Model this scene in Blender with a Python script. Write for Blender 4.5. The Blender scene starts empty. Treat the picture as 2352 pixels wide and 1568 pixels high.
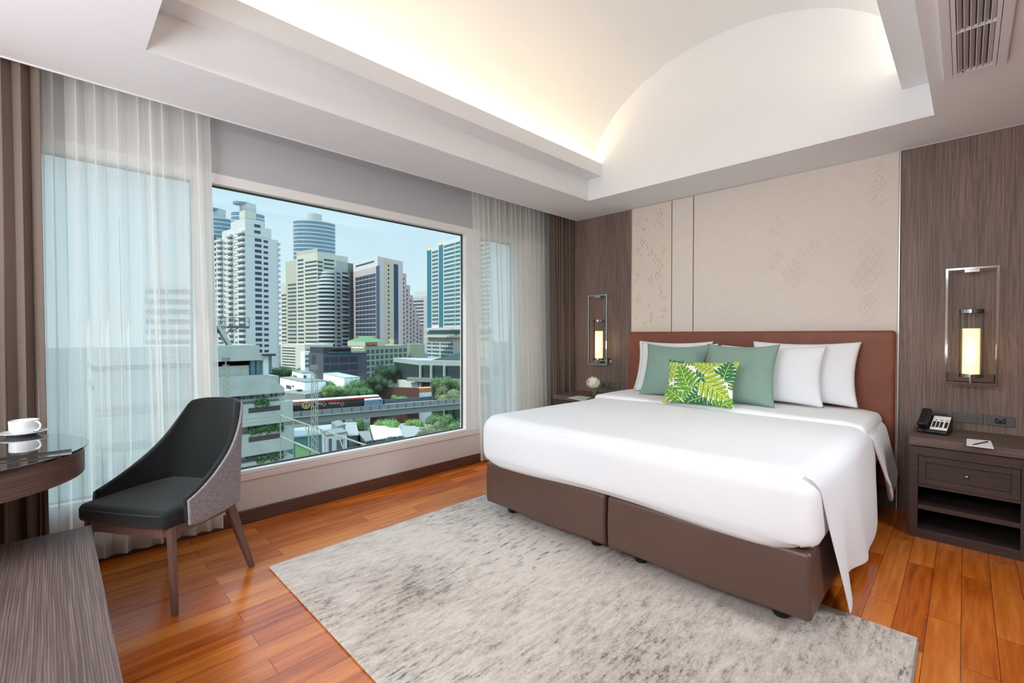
import bpy, bmesh, math, random
from mathutils import Vector, Matrix
C = bpy.context.scene.collection
random.seed(7)
def lin(c): return tuple(((v/255.)/12.92 if v/255. <= .04045 else ((v/255.+.055)/1.055)**2.4) for v in c)
# ------------------------------------------------------------------ camera, sky, sun, big lights, exposure
F, CX, CY, H0 = 1048., 1176., 784., 1.26
YAW = math.radians(44.8); PIT = math.atan(15/1048)
FW = Vector((-math.sin(YAW)*math.cos(PIT), math.cos(YAW)*math.cos(PIT), -math.sin(PIT)))
RT = Vector((math.cos(YAW), math.sin(YAW), 0)); UP = RT.cross(FW)
CAM = Vector((0, 0, H0))
cd = bpy.data.cameras.new('camera'); cam = bpy.data.objects.new('camera', cd); C.objects.link(cam)
cd.sensor_width = 36; cd.lens = 36*F/2352; cd.clip_start = .05; cd.clip_end = 3000
cam.matrix_world = Matrix(((RT.x, UP.x, -FW.x, 0), (RT.y, UP.y, -FW.y, 0), (RT.z, UP.z, -FW.z, H0), (0, 0, 0, 1)))
S = bpy.context.scene; S.camera = cam
S.view_settings.view_transform = 'Standard'; S.view_settings.look = 'None'
S.view_settings.gamma = 1; S.view_settings.use_curve_mapping = False; S.view_settings.exposure = 0.0
S.cycles.max_bounces = 10; S.cycles.transparent_max_bounces = 16; S.cycles.diffuse_bounces = 6

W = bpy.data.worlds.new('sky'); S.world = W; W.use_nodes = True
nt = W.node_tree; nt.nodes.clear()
tc = nt.nodes.new('ShaderNodeTexCoord'); sx = nt.nodes.new('ShaderNodeSeparateXYZ'); nt.links.new(tc.outputs['Generated'], sx.inputs[0])
mn = nt.nodes.new('ShaderNodeTexNoise'); mn.inputs['Scale'].default_value = 2.2; mn.inputs['Detail'].default_value = 5
mp = nt.nodes.new('ShaderNodeMapping'); mp.inputs['Scale'].default_value = (1, 1, 5); nt.links.new(tc.outputs['Generated'], mp.inputs[0]); nt.links.new(mp.outputs[0], mn.inputs['Vector'])
ra = nt.nodes.new('ShaderNodeValToRGB'); nt.links.new(sx.outputs['Z'], ra.inputs[0])
e = ra.color_ramp.elements; e[0].position = 0; e[0].color = lin((208, 222, 226))+(1,); e[1].position = 1; e[1].color = lin((140, 182, 216))+(1,)
x = ra.color_ramp.elements.new(.16); x.color = lin((190, 214, 225))+(1,)
x = ra.color_ramp.elements.new(.4); x.color = lin((172, 205, 224))+(1,)
r2 = nt.nodes.new('ShaderNodeValToRGB'); nt.links.new(mn.outputs[0], r2.inputs[0]); r2.color_ramp.elements[0].position = .45; r2.color_ramp.elements[1].position = .75
mm = nt.nodes.new('ShaderNodeMath'); mm.operation = 'MULTIPLY'; mm.inputs[1].default_value = .35; nt.links.new(r2.outputs[0], mm.inputs[0])
mx = nt.nodes.new('ShaderNodeMix'); mx.data_type = 'RGBA'; nt.links.new(mm.outputs[0], mx.inputs[0]); nt.links.new(ra.outputs[0], mx.inputs[6]); mx.inputs[7].default_value = lin((225, 234, 236))+(1,)
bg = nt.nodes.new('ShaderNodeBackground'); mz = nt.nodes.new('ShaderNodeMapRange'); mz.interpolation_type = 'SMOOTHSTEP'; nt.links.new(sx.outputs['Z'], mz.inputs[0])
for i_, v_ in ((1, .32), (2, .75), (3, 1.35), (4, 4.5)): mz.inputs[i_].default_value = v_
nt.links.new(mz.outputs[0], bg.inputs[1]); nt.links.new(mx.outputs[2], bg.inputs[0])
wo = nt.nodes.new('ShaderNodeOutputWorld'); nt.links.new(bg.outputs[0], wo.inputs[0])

def light(name, kind, loc, power, color=(1, 1, 1), size=(1, 1), to=None, **k):
    l = bpy.data.lights.new(name, kind); l.energy = power; l.color = color
    if kind == 'AREA': l.shape = 'RECTANGLE'; l.size, l.size_y = size
    o = bpy.data.objects.new(name, l); C.objects.link(o); o.location = loc
    if to is not None: o.rotation_euler = Vector(to).to_track_quat('-Z', 'Y').to_euler()
    for a, b in k.items(): setattr(o if a == 'rotation_euler' else l, a, b)
    return o
light('sun', 'SUN', (0, 0, 50), 3.1, (1, .92, .80), to=(.17, .64, -.75), angle=.01)
# unseen fill lights added behind and beside the camera to brighten the room
light('rear_fill', 'AREA', (-1.75, -2.9, 1.5), 50, (.84, .93, 1), (2.5, 2.0), to=(.12, 1, -.02))
light('overhead_fill', 'AREA', (-1.2, -1.5, 2.54), 140, (.84, .93, 1), (2.4, 1.2), to=(0, .35, -1))
light('side_fill', 'AREA', (1.15, 2.3, 2.54), 27, (.84, .93, 1), (.7, 2.6), to=(-2.55, .7, -1.84), spread=1.35)
light('up_fill', 'AREA', (-.7, -1.7, 1.0), 135, (.80, .91, 1), (1.8, 1.8), rotation_euler=(math.pi, 0, 0))
# LED strips lying in the two cove troughs
COVE = (1, .77, .44)
light('cove_led_left', 'AREA', (-2.62, 2.03, 2.83), 11, COVE, (.05, 3.3), rotation_euler=(math.pi, .35, 0))
light('cove_led_right', 'AREA', (-.24, 2.03, 2.83), 11, (1, .86, .66), (.05, 3.3), rotation_euler=(math.pi, -.35, 0))

# ------------------------------------------------------------------ helpers
def ray(u, v): return FW + RT*((u-CX)/F) - UP*((v-CY)/F)
def pl(u, v, ax, val):
    d = ray(u, v); return CAM + d*((val-CAM[ax])/d[ax])
def PT(u, v, D): return CAM + ray(u, v)*D          # pixel + forward distance -> place
def zat(v, D): return H0 + UP.z*(-(v-CY)/F)*D + FW.z*D
class MB:
    def __init__(s): s.v = []; s.f = []; s.uv = None
    def add(s, vs, fs):
        n = len(s.v); s.v += [tuple(p) for p in vs]; s.f += [tuple(i+n for i in f) for f in fs]; return s
    def box(s, a, b, M=None):
        x0, y0, z0 = a; x1, y1, z1 = b
        vs = [Vector(p) for p in ((x0,y0,z0),(x1,y0,z0),(x1,y1,z0),(x0,y1,z0),(x0,y0,z1),(x1,y0,z1),(x1,y1,z1),(x0,y1,z1))]
        if M: vs = [M @ p for p in vs]
        return s.add(vs, ((3,2,1,0),(4,5,6,7),(0,1,5,4),(1,2,6,5),(2,3,7,6),(3,0,4,7)))
    def prism(s, pts, z0, z1):
        n = len(pts)
        vs = [(p[0], p[1], z0) for p in pts]+[(p[0], p[1], z1) for p in pts]
        return s.add(vs, [tuple(range(n-1, -1, -1)), tuple(range(n, 2*n))]+[(i, (i+1) % n, n+(i+1) % n, n+i) for i in range(n)])
    def tube(s, path, r, n=8, caps=True):
        path = [Vector(p) for p in path]; rs = r if isinstance(r, (list, tuple)) else [r]*len(path)
        rings = []; prev = None
        for i, p in enumerate(path):
            t = (path[min(i+1, len(path)-1)]-path[max(i-1, 0)]).normalized()
            if prev is None: a = t.orthogonal().normalized()
            else: a = (prev - t*prev.dot(t)).normalized()
            prev = a; b = t.cross(a)
            rings.append([p+(a*math.cos(2*math.pi*k/n)+b*math.sin(2*math.pi*k/n))*rs[i] for k in range(n)])
        vs = [q for R in rings for q in R]; fs = []
        for i in range(len(rings)-1):
            for k in range(n): fs.append((i*n+k, i*n+(k+1) % n, (i+1)*n+(k+1) % n, (i+1)*n+k))
        if caps: fs += [tuple(range(n-1, -1, -1)), tuple(range(len(vs)-n, len(vs)))]
        return s.add(vs, fs)
    def bar(s, a, b, w, h=None):                     # square bar between two points
        a, b = Vector(a), Vector(b); t = (b-a).normalized(); h = h or w
        sd = t.cross(Vector((0, 0, 1)));  sd = sd.normalized() if sd.length > .01 else Vector((1, 0, 0)); u = sd.cross(t)
        vs = []
        for p in (a, b):
            for i, j in ((-1,-1),(1,-1),(1,1),(-1,1)): vs.append(p+sd*(i*w/2)+u*(j*h/2))
        return s.add(vs, ((0,1,2,3),(7,6,5,4),(0,4,5,1),(1,5,6,2),(2,6,7,3),(3,7,4,0)))
    def lathe(s, prof, c=(0, 0, 0), n=32, close=False):
        vs = []; m = len(prof)
        for k in range(n):
            a = 2*math.pi*k/n
            vs += [(c[0]+r*math.cos(a), c[1]+r*math.sin(a), c[2]+z) for r, z in prof]
        fs = []
        for k in range(n):
            for i in range(m-1 if not close else m):
                j = (i+1) % m; fs.append((k*m+i, ((k+1) % n)*m+i, ((k+1) % n)*m+j, k*m+j))
        return s.add(vs, fs)
    def grid(s, fn, nu, nv):
        vs = [fn(i/nu, j/nv) for j in range(nv+1) for i in range(nu+1)]
        return s.add(vs, [(j*(nu+1)+i, j*(nu+1)+i+1, (j+1)*(nu+1)+i+1, (j+1)*(nu+1)+i) for j in range(nv) for i in range(nu)])
    def rbox(s, a, b, r, na=4, nm=6, fn=None):       # box with round edges
        a, b = Vector(a), Vector(b); ax = []
        for k in range(3):
            e = [r*math.tan(math.radians(45*i/na)) for i in range(na+1)]
            lo, hi = a[k]+r, b[k]-r; m = nm if hi-lo > .15 else 1
            ax.append([lo-q for q in reversed(e)] + [lo+(hi-lo)*i/m for i in range(1, m)] + [hi+q for q in e])
        def proj(p):
            c = Vector([min(max(p[k], a[k]+r), b[k]-r) for k in range(3)]); d = p-c
            q = c+d.normalized()*r if d.length > 1e-9 else p
            return fn(q) if fn else q
        for k in range(3):
            i, j = (k+1) % 3, (k+2) % 3
            for side, val in ((0, a[k]), (1, b[k])):
                A, B = ax[i], ax[j]; vs = []
                for q in B:
                    for p in A:
                        w = Vector((0, 0, 0)); w[k] = val; w[i] = p; w[j] = q; vs.append(proj(w))
                n = len(A); fs = [(y*n+x, y*n+x+1, (y+1)*n+x+1, (y+1)*n+x) for y in range(len(B)-1) for x in range(n-1)]
                if side == 0: fs = [f[::-1] for f in fs]
                s.add(vs, fs)
        return s
    def build(s, name, m=None, parent=None, smooth=False, weld=False, loc=None, kind=None, label=None):
        me = bpy.data.meshes.new(name); me.from_pydata(s.v, [], s.f)
        if weld or smooth:
            bm = bmesh.new(); bm.from_mesh(me); bmesh.ops.remove_doubles(bm, verts=bm.verts, dist=1e-5)
            bmesh.ops.dissolve_degenerate(bm, edges=bm.edges, dist=1e-6); bmesh.ops.recalc_face_normals(bm, faces=bm.faces); bm.to_mesh(me); bm.free()
        if smooth: me.polygons.foreach_set('use_smooth', [True]*len(me.polygons))
        if m: me.materials.append(m)
        o = bpy.data.objects.new(name, me); C.objects.link(o)
        if parent: o.parent = parent
        if loc is not None: o.location = loc
        if kind: o['kind'] = kind
        if label: o['label'] = label
        return o
def mod(o, t, **k):
    m = o.modifiers.new(t, t)
    for a, b in k.items(): setattr(m, a, b)
    return o
def bev(o, w=.003, n=2): return mod(o, 'BEVEL', width=w, segments=n, limit_method='ANGLE')
def tag(o, label, cat, group=None, kind=None):
    o['label'] = label; o['category'] = cat
    if group: o['group'] = group
    if kind: o['kind'] = kind
    return o
def thing(name, label, cat, loc=(0, 0, 0), rz=0, group=None):
    o = bpy.data.objects.new(name, None); C.objects.link(o); o.location = loc; o.rotation_euler = (0, 0, rz); o.empty_display_size = .1
    return tag(o, label, cat, group)
def st(name, mb, m, **k): return mb.build(name, m, kind='structure', **k)
def copy_part(o, parent, dz=0, dl=None):
    c = o.copy(); C.objects.link(c); c.parent = parent
    c.location = Vector(o.location)+(Vector(dl) if dl is not None else Vector((0, 0, dz))); return c
def copy_tree(root, loc=None, rz=None, label=None, scale=None):
    def rec(o, p):
        c = o.copy(); C.objects.link(c); c.parent = p
        for ch in [q for q in list(C.objects) if q.parent == o]: rec(ch, c)
        return c
    c = rec(root, None)
    if loc is not None: c.location = loc
    if rz is not None: c.rotation_euler = (0, 0, rz)
    if scale is not None: c.scale = scale
    if label: c['label'] = label
    return c

# ------------------------------------------------------------------ materials
def new(name):
    m = bpy.data.materials.new(name); m.use_nodes = True; return m, m.node_tree, m.node_tree.nodes['Principled BSDF']
def mat(name, c, rough=.6, metal=0, bump=0, bscale=60, spec=.5, var=0, vscale=5, coat=0, sheen=0, sub=None, emit=None, es=1):
    m, t, b = new(name); col = lin(c)+(1,)
    b.inputs['Base Color'].default_value = col; b.inputs['Roughness'].default_value = rough; b.inputs['Metallic'].default_value = metal
    b.inputs['Specular IOR Level'].default_value = spec; b.inputs['Coat Weight'].default_value = coat; b.inputs['Sheen Weight'].default_value = sheen
    if emit: b.inputs['Emission Color'].default_value = lin(emit)+(1,); b.inputs['Emission Strength'].default_value = es
    if bump or var:
        tc = t.nodes.new('ShaderNodeTexCoord')
    if var:
        n = t.nodes.new('ShaderNodeTexNoise'); n.inputs['Scale'].default_value = vscale; n.inputs['Detail'].default_value = 6; t.links.new(tc.outputs['Object'], n.inputs['Vector'])
        mr = t.nodes.new('ShaderNodeMapRange'); mr.inputs['From Min'].default_value = .3; mr.inputs['From Max'].default_value = .7; mr.inputs['To Min'].default_value = 1-var; mr.inputs['To Max'].default_value = 1+var; t.links.new(n.outputs[0], mr.inputs[0])
        hs = t.nodes.new('ShaderNodeHueSaturation'); hs.inputs['Color'].default_value = col; t.links.new(mr.outputs[0], hs.inputs['Value']); t.links.new(hs.outputs[0], b.inputs['Base Color'])
    if bump:
        n = t.nodes.new('ShaderNodeTexNoise'); n.inputs['Scale'].default_value = bscale; n.inputs['Detail'].default_value = 4; t.links.new(tc.outputs['Object'], n.inputs['Vector'])
        bp = t.nodes.new('ShaderNodeBump'); bp.inputs['Strength'].default_value = bump; bp.inputs['Distance'].default_value = .005; t.links.new(n.outputs[0], bp.inputs['Height']); t.links.new(bp.outputs[0], b.inputs['Normal'])
    return m
def wood(name, dark, light, axis=2, scale=1, rough=.45, ring=.5, rim=False, freq=330, nmul=75):      # grain runs along axis
    m, t, b = new(name); tc = t.nodes.new('ShaderNodeTexCoord'); L = t.links.new
    def mapped(sl, sc):
        mp = t.nodes.new('ShaderNodeMapping'); v = [sc]*3; v[axis] = sl; v = [sl, sl, sc] if rim else v; mp.inputs['Scale'].default_value = v; L(tc.outputs['Object'], mp.inputs[0]); return mp
    a = mapped(1.2*scale, 5.5*scale); n1 = t.nodes.new('ShaderNodeTexNoise'); n1.inputs['Scale'].default_value = 1; n1.inputs['Detail'].default_value = 3; L(a.outputs[0], n1.inputs['Vector'])
    dt = t.nodes.new('ShaderNodeVectorMath'); dt.operation = 'DOT_PRODUCT'; w_ = [freq*scale]*3; w_[axis] = 0; dt.inputs[1].default_value = [0, 0, freq*scale] if rim else w_; L(tc.outputs['Object'], dt.inputs[0])
    mu = t.nodes.new('ShaderNodeMath'); mu.operation = 'MULTIPLY_ADD'; mu.inputs[1].default_value = nmul; L(n1.outputs[0], mu.inputs[0]); L(dt.outputs['Value'], mu.inputs[2])
    si = t.nodes.new('ShaderNodeMath'); si.operation = 'SINE'; L(mu.outputs[0], si.inputs[0])
    c = mapped(3*scale, 170*scale); n2 = t.nodes.new('ShaderNodeTexNoise'); n2.inputs['Scale'].default_value = 1; n2.inputs['Detail'].default_value = 5; L(c.outputs[0], n2.inputs['Vector'])
    d = mapped(.4*scale, 3.2*scale); n3 = t.nodes.new('ShaderNodeTexNoise'); n3.inputs['Scale'].default_value = 1; L(d.outputs[0], n3.inputs['Vector'])
    m1 = t.nodes.new('ShaderNodeMath'); m1.operation = 'MULTIPLY_ADD'; m1.inputs[1].default_value = .13*ring; L(si.outputs[0], m1.inputs[0]); L(n2.outputs[0], m1.inputs[2])
    m2 = t.nodes.new('ShaderNodeMath'); m2.operation = 'MULTIPLY_ADD'; m2.inputs[1].default_value = .6; L(n3.outputs[0], m2.inputs[0]); L(m1.outputs[0], m2.inputs[2])
    rp = t.nodes.new('ShaderNodeValToRGB'); rp.color_ramp.elements[0].position = .6; rp.color_ramp.elements[1].position = 1.25 if False else 1.0
    sub = t.nodes.new('ShaderNodeMath'); sub.operation = 'SUBTRACT'; sub.inputs[1].default_value = .0; L(m2.outputs[0], sub.inputs[0]); L(sub.outputs[0], rp.inputs[0])
    rp.color_ramp.elements[0].color = lin(dark)+(1,); rp.color_ramp.elements[1].color = lin(light)+(1,)
    L(rp.outputs[0], b.inputs['Base Color']); b.inputs['Roughness'].default_value = rough
    bp = t.nodes.new('ShaderNodeBump'); bp.inputs['Strength'].default_value = .15; bp.inputs['Distance'].default_value = .002; L(n2.outputs[0], bp.inputs['Height']); L(bp.outputs[0], b.inputs['Normal'])
    return m
def fabric(name, c, c2=None, rough=.9, thread=900, bump=.3, sheen=0, var=.5):
    m, t, b = new(name); L = t.links.new; tc = t.nodes.new('ShaderNodeTexCoord'); ns = []
    for sc in ((thread, thread, thread*.06), (thread*.06, thread*.06, thread)):
        mp = t.nodes.new('ShaderNodeMapping'); mp.inputs['Scale'].default_value = [q*.35 for q in sc]; L(tc.outputs['Object'], mp.inputs[0])
        n = t.nodes.new('ShaderNodeTexNoise'); n.inputs['Scale'].default_value = 1; n.inputs['Detail'].default_value = 2; L(mp.outputs[0], n.inputs['Vector']); ns.append(n)
    ad = t.nodes.new('ShaderNodeMath'); ad.operation = 'ADD'; L(ns[0].outputs[0], ad.inputs[0]); L(ns[1].outputs[0], ad.inputs[1])
    rp = t.nodes.new('ShaderNodeValToRGB'); rp.color_ramp.elements[0].position = .5-.12/var*.5; rp.color_ramp.elements[1].position = .5+.12/var*.5
    hf = t.nodes.new('ShaderNodeMath'); hf.operation = 'MULTIPLY'; hf.inputs[1].default_value = .5; L(ad.outputs[0], hf.inputs[0]); L(hf.outputs[0], rp.inputs[0])
    rp.color_ramp.elements[0].color = lin(c)+(1,); rp.color_ramp.elements[1].color = lin(c2 or c)+(1,)
    L(rp.outputs[0], b.inputs['Base Color']); b.inputs['Roughness'].default_value = rough; b.inputs['Sheen Weight'].default_value = sheen
    bp = t.nodes.new('ShaderNodeBump'); bp.inputs['Strength'].default_value = bump; bp.inputs['Distance'].default_value = .001; L(ad.outputs[0], bp.inputs['Height']); L(bp.outputs[0], b.inputs['Normal'])
    return m
M = {}
M['ceil'] = mat('ceiling paint', (236, 238, 240), .9, bump=.05)
M['wall_low'] = mat('lower wall paint', (212, 208, 202), .6)
M['header'] = mat('header grey', (186, 187, 190), .9)
M['frame'] = mat('window frame white', (232, 232, 230), .45)
M['sill'] = mat('sill', (226, 214, 210), .5)
M['base'] = wood('baseboard brown', (70, 44, 36), (104, 70, 58), 1, rough=.35)
M['wood'] = wood('panel laminate', (102, 83, 74), (142, 121, 109), 2, rough=.5, ring=.35)
M['wood_y'] = wood('furniture laminate y', (76, 60, 54), (116, 97, 89), 0, rough=.5, ring=.8, freq=950, nmul=36)
M['wood_rim'] = wood('desk apron', (88, 66, 60), (132, 104, 95), 0, scale=1.2, rough=.45, ring=.8, rim=True, freq=640, nmul=22)
M['night'] = wood('nightstand dark wood', (54, 40, 36), (76, 58, 53), 0, rough=.5, ring=.2)
M['night_in'] = mat('nightstand inside', (30, 26, 24), .7)
M['leg'] = wood('chair leg wood', (106, 80, 72), (122, 94, 86), 2, scale=2, rough=.4, ring=.1)
M['leather'] = mat('headboard leather', (130, 72, 50), .48, bump=.25, bscale=220, var=.13, vscale=7)
M['divan'] = mat('divan brown vinyl', (92, 68, 58), .38, bump=.12, bscale=260, var=.06, vscale=4)
M['black'] = mat('black plastic', (22, 22, 22), .4)
M['blackv'] = mat('black velvet', (20, 24, 23), .85, sheen=.15, bump=.2, bscale=400, var=.18, vscale=9)
M['greyf'] = fabric('grey woven fabric', (122, 118, 124), (172, 168, 174), thread=2200, bump=.4, var=.8)
M['linen'] = mat('white bed linen', (238, 239, 241), .85, sheen=.1, bump=.05, bscale=30)
M['green'] = fabric('sage fabric', (126, 153, 140), (148, 173, 159), thread=1600, bump=.4, var=.35)
M['drape'] = fabric('brown drape', (108, 92, 82), (119, 103, 92), thread=3000, bump=.15, var=.9)
M['beige'] = fabric('beige wallcover', (227, 216, 205), (233, 223, 212), thread=800, bump=.12, var=1)
M['beige_plain'] = mat('beige panel', (228, 215, 200), .7)
M['groove'] = mat('dark groove', (70, 62, 58), .6)
M['relief'] = mat('relief edge', (180, 168, 152), .6)
M['print'] = mat('faint print', (184, 178, 172), .6)
M['print2'] = mat('fainter print', (204, 197, 188), .6)
M['chrome'] = mat('polished nickel', (172, 172, 170), .10, 1)
M['silver'] = mat('bright trim', (200, 200, 198), .35, .6)
M['plate'] = mat('grey switch plate', (104, 107, 102), .35, .5)
M['platedark'] = mat('switch dark', (60, 62, 60), .4)
M['white'] = mat('white china', (240, 240, 240), .15, coat=.5)
M['plastic_w'] = mat('vent white', (232, 233, 235), .45)
M['paper'] = mat('paper', (238, 238, 240), .8)
M['petal'] = mat('cream petals', (240, 238, 220), .7)
M['stem'] = mat('stems', (120, 150, 60), .5)
M['edge'] = mat('rug binding', (176, 166, 160), .9)
M['glow'] = mat('frosted candle tube', (250, 225, 180), .5, emit=(255, 228, 178), es=1.0)
def glass(name, tint, k=.08, rough=.0):
    m = bpy.data.materials.new(name); m.use_nodes = True; t = m.node_tree; t.nodes.clear(); L = t.links.new
    tr = t.nodes.new('ShaderNodeBsdfTransparent'); tr.inputs[0].default_value = tint+(1,)
    gl = t.nodes.new('ShaderNodeBsdfGlossy'); gl.inputs['Roughness'].default_value = rough
    fr = t.nodes.new('ShaderNodeFresnel'); fr.inputs[0].default_value = 1.35
    mx = t.nodes.new('ShaderNodeMixShader'); o = t.nodes.new('ShaderNodeOutputMaterial')
    mu = t.nodes.new('ShaderNodeMath'); mu.operation = 'MULTIPLY'; mu.inputs[1].default_value = k; L(fr.outputs[0], mu.inputs[0])
    L(mu.outputs[0], mx.inputs[0]); L(tr.outputs[0], mx.inputs[1]); L(gl.outputs[0], mx.inputs[2]); L(mx.outputs[0], o.inputs[0]); return m
M['pane'] = glass('window pane', (.94, .97, .965), .5)
M['glass'] = glass('clear glass', (.97, .98, .975), .5)
m = glass('desk glass', (.10, .11, .11), 1.0); M['deskglass'] = mat('dark desk glass', (46, 48, 47), .06, coat=1)
def sheer():
    m = bpy.data.materials.new('sheer voile'); m.use_nodes = True; t = m.node_tree; t.nodes.clear(); L = t.links.new
    tc = t.nodes.new('ShaderNodeTexCoord'); mp = t.nodes.new('ShaderNodeMapping'); mp.inputs['Scale'].default_value = (60, 800, 1.2); L(tc.outputs['Object'], mp.inputs[0])
    n = t.nodes.new('ShaderNodeTexNoise'); n.inputs['Scale'].default_value = 1; n.inputs['Detail'].default_value = 3; L(mp.outputs[0], n.inputs['Vector'])
    mr = t.nodes.new('ShaderNodeMapRange'); mr.inputs['From Min'].default_value = .35; mr.inputs['From Max'].default_value = .65; mr.inputs['To Min'].default_value = .34; mr.inputs['To Max'].default_value = .18; L(n.outputs[0], mr.inputs[0])
    df = t.nodes.new('ShaderNodeBsdfDiffuse'); df.inputs[0].default_value = (.93, .93, .90, 1)
    tl = t.nodes.new('ShaderNodeBsdfTranslucent'); tl.inputs[0].default_value = (1, 1, .97, 1)
    tr = t.nodes.new('ShaderNodeBsdfTransparent')
    m1 = t.nodes.new('ShaderNodeMixShader'); m1.inputs[0].default_value = .8; L(df.outputs[0], m1.inputs[1]); L(tl.outputs[0], m1.inputs[2])
    m2 = t.nodes.new('ShaderNodeMixShader'); L(mr.outputs[0], m2.inputs[0]); L(m1.outputs[0], m2.inputs[1]); L(tr.outputs[0], m2.inputs[2])
    o = t.nodes.new('ShaderNodeOutputMaterial'); L(m2.outputs[0], o.inputs[0]); return m
M['sheer'] = sheer()
def floor_mat():
    m, t, b = new('teak strip floor'); L = t.links.new; tc = t.nodes.new('ShaderNodeTexCoord')
    sx = t.nodes.new('ShaderNodeSeparateXYZ'); cb = t.nodes.new('ShaderNodeCombineXYZ'); L(tc.outputs['Object'], sx.inputs[0]); L(sx.outputs['Y'], cb.inputs['X']); L(sx.outputs['X'], cb.inputs['Y'])
    br = t.nodes.new('ShaderNodeTexBrick'); L(cb.outputs[0], br.inputs['Vector'])
    for k, v in {'Scale': 1, 'Mortar Size': .0011, 'Mortar Smooth': .1, 'Bias': 0, 'Brick Width': .92, 'Row Height': .106}.items(): br.inputs[k].default_value = v
    br.offset = .37; br.inputs['Color1'].default_value = (0, 0, 0, 1); br.inputs['Color2'].default_value = (1, 1, 1, 1); br.inputs['Mortar'].default_value = (.5, .5, .5, 1)
    mp = t.nodes.new('ShaderNodeMapping'); mp.inputs['Scale'].default_value = (34, 2.2, 10); L(tc.outputs['Object'], mp.inputs[0])
    # shift the grain of each board
    ad = t.nodes.new('ShaderNodeVectorMath'); ad.operation = 'ADD'; L(mp.outputs[0], ad.inputs[0]); sc = t.nodes.new('ShaderNodeVectorMath'); sc.operation = 'SCALE'; sc.inputs['Scale'].default_value = 30; L(br.outputs['Color'], sc.inputs[0]); L(sc.outputs[0], ad.inputs[1])
    n = t.nodes.new('ShaderNodeTexNoise'); n.inputs['Scale'].default_value = 1; n.inputs['Detail'].default_value = 6; n.inputs['Roughness'].default_value = .65; L(ad.outputs[0], n.inputs['Vector'])
    m1 = t.nodes.new('ShaderNodeMath'); m1.operation = 'MULTIPLY_ADD'; m1.inputs[1].default_value = .32; L(br.outputs['Color'], m1.inputs[0]); L(n.outputs[0], m1.inputs[2])
    rp = t.nodes.new('ShaderNodeValToRGB'); L(m1.outputs[0], rp.inputs[0]); e = rp.color_ramp.elements
    e[0].position = .28; e[0].color = lin((126, 54, 12))+(1,); e[1].position = .95; e[1].color = lin((216, 130, 52))+(1,)
    q = e.new(.55); q.color = lin((182, 90, 22))+(1,)
    mx = t.nodes.new('ShaderNodeMix'); mx.data_type = 'RGBA'; L(br.outputs['Fac'], mx.inputs[0]); L(rp.outputs[0], mx.inputs[6]); mx.inputs[7].default_value = lin((84, 40, 14))+(1,)
    L(mx.outputs[2], b.inputs['Base Color']); b.inputs['Roughness'].default_value = .22; b.inputs['Specular IOR Level'].default_value = .5
    n4 = t.nodes.new('ShaderNodeTexNoise'); n4.inputs['Scale'].default_value = 7; L(tc.outputs['Object'], n4.inputs['Vector'])
    b1 = t.nodes.new('ShaderNodeBump'); b1.inputs['Strength'].default_value = .03; b1.inputs['Distance'].default_value = .03; L(n4.outputs[0], b1.inputs['Height'])
    b2 = t.nodes.new('ShaderNodeBump'); b2.inputs['Strength'].default_value = .4; b2.inputs['Distance'].default_value = .001; b2.invert = True; L(br.outputs['Fac'], b2.inputs['Height']); L(b1.outputs[0], b2.inputs['Normal']); L(b2.outputs[0], b.inputs['Normal'])
    return m
M['floor'] = floor_mat()
def rug_mat():
    m, t, b = new('distressed rug'); L = t.links.new; tc = t.nodes.new('ShaderNodeTexCoord')
    def nz(sc, d=6, r=.6):
        mp = t.nodes.new('ShaderNodeMapping'); mp.inputs['Scale'].default_value = sc; L(tc.outputs['Object'], mp.inputs[0])
        n = t.nodes.new('ShaderNodeTexNoise'); n.inputs['Scale'].default_value = 1; n.inputs['Detail'].default_value = d; n.inputs['Roughness'].default_value = r; L(mp.outputs[0], n.inputs['Vector']); return n
    def math2(op, a, bv):
        q = t.nodes.new('ShaderNodeMath'); q.operation = op; L(a, q.inputs[0])
        if isinstance(bv, (int, float)): q.inputs[1].default_value = bv
        else: L(bv, q.inputs[1])
        return q.outputs[0]
    big = nz((1.3, .9, 1), 4); streak = nz((32, 8.5, 1), 9, .76); fine = nz((150, 60, 40), 3)
    s = math2('ADD', math2('MULTIPLY', big.outputs[0], .55), math2('MULTIPLY', streak.outputs[0], .75)); s = math2('ADD', s, math2('MULTIPLY', fine.outputs[0], .25))
    rp = t.nodes.new('ShaderNodeValToRGB'); L(s, rp.inputs[0]); e = rp.color_ramp.elements
    e[0].position = .60; e[0].color = lin((112, 100, 92))+(1,); e[1].position = .84; e[1].color = lin((214, 201, 190))+(1,)
    q = e.new(.70); q.color = lin((184, 171, 160))+(1,)
    tm = nz((1.1, .8, 1.7), 2); ts = nz((34, 7, 3), 8, .75)
    a = t.nodes.new('ShaderNodeMapRange'); a.inputs['From Min'].default_value = .47; a.inputs['From Max'].default_value = .57; L(tm.outputs[0], a.inputs[0])
    c = t.nodes.new('ShaderNodeMapRange'); c.inputs['From Min'].default_value = .54; c.inputs['From Max'].default_value = .62; L(ts.outputs[0], c.inputs[0])
    k = math2('MULTIPLY', a.outputs[0], c.outputs[0]); k = math2('MULTIPLY', k, .9)
    mx = t.nodes.new('ShaderNodeMix'); mx.data_type = 'RGBA'; L(k, mx.inputs[0]); L(rp.outputs[0], mx.inputs[6]); mx.inputs[7].default_value = lin((92, 108, 110))+(1,)
    L(mx.outputs[2], b.inputs['Base Color']); b.inputs['Roughness'].default_value = .95; b.inputs['Specular IOR Level'].default_value = .1
    bp = t.nodes.new('ShaderNodeBump'); bp.inputs['Strength'].default_value = .5; bp.inputs['Distance'].default_value = .003; L(fine.outputs[0], bp.inputs['Height']); L(bp.outputs[0], b.inputs['Normal'])
    return m
M['rug'] = rug_mat()
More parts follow.
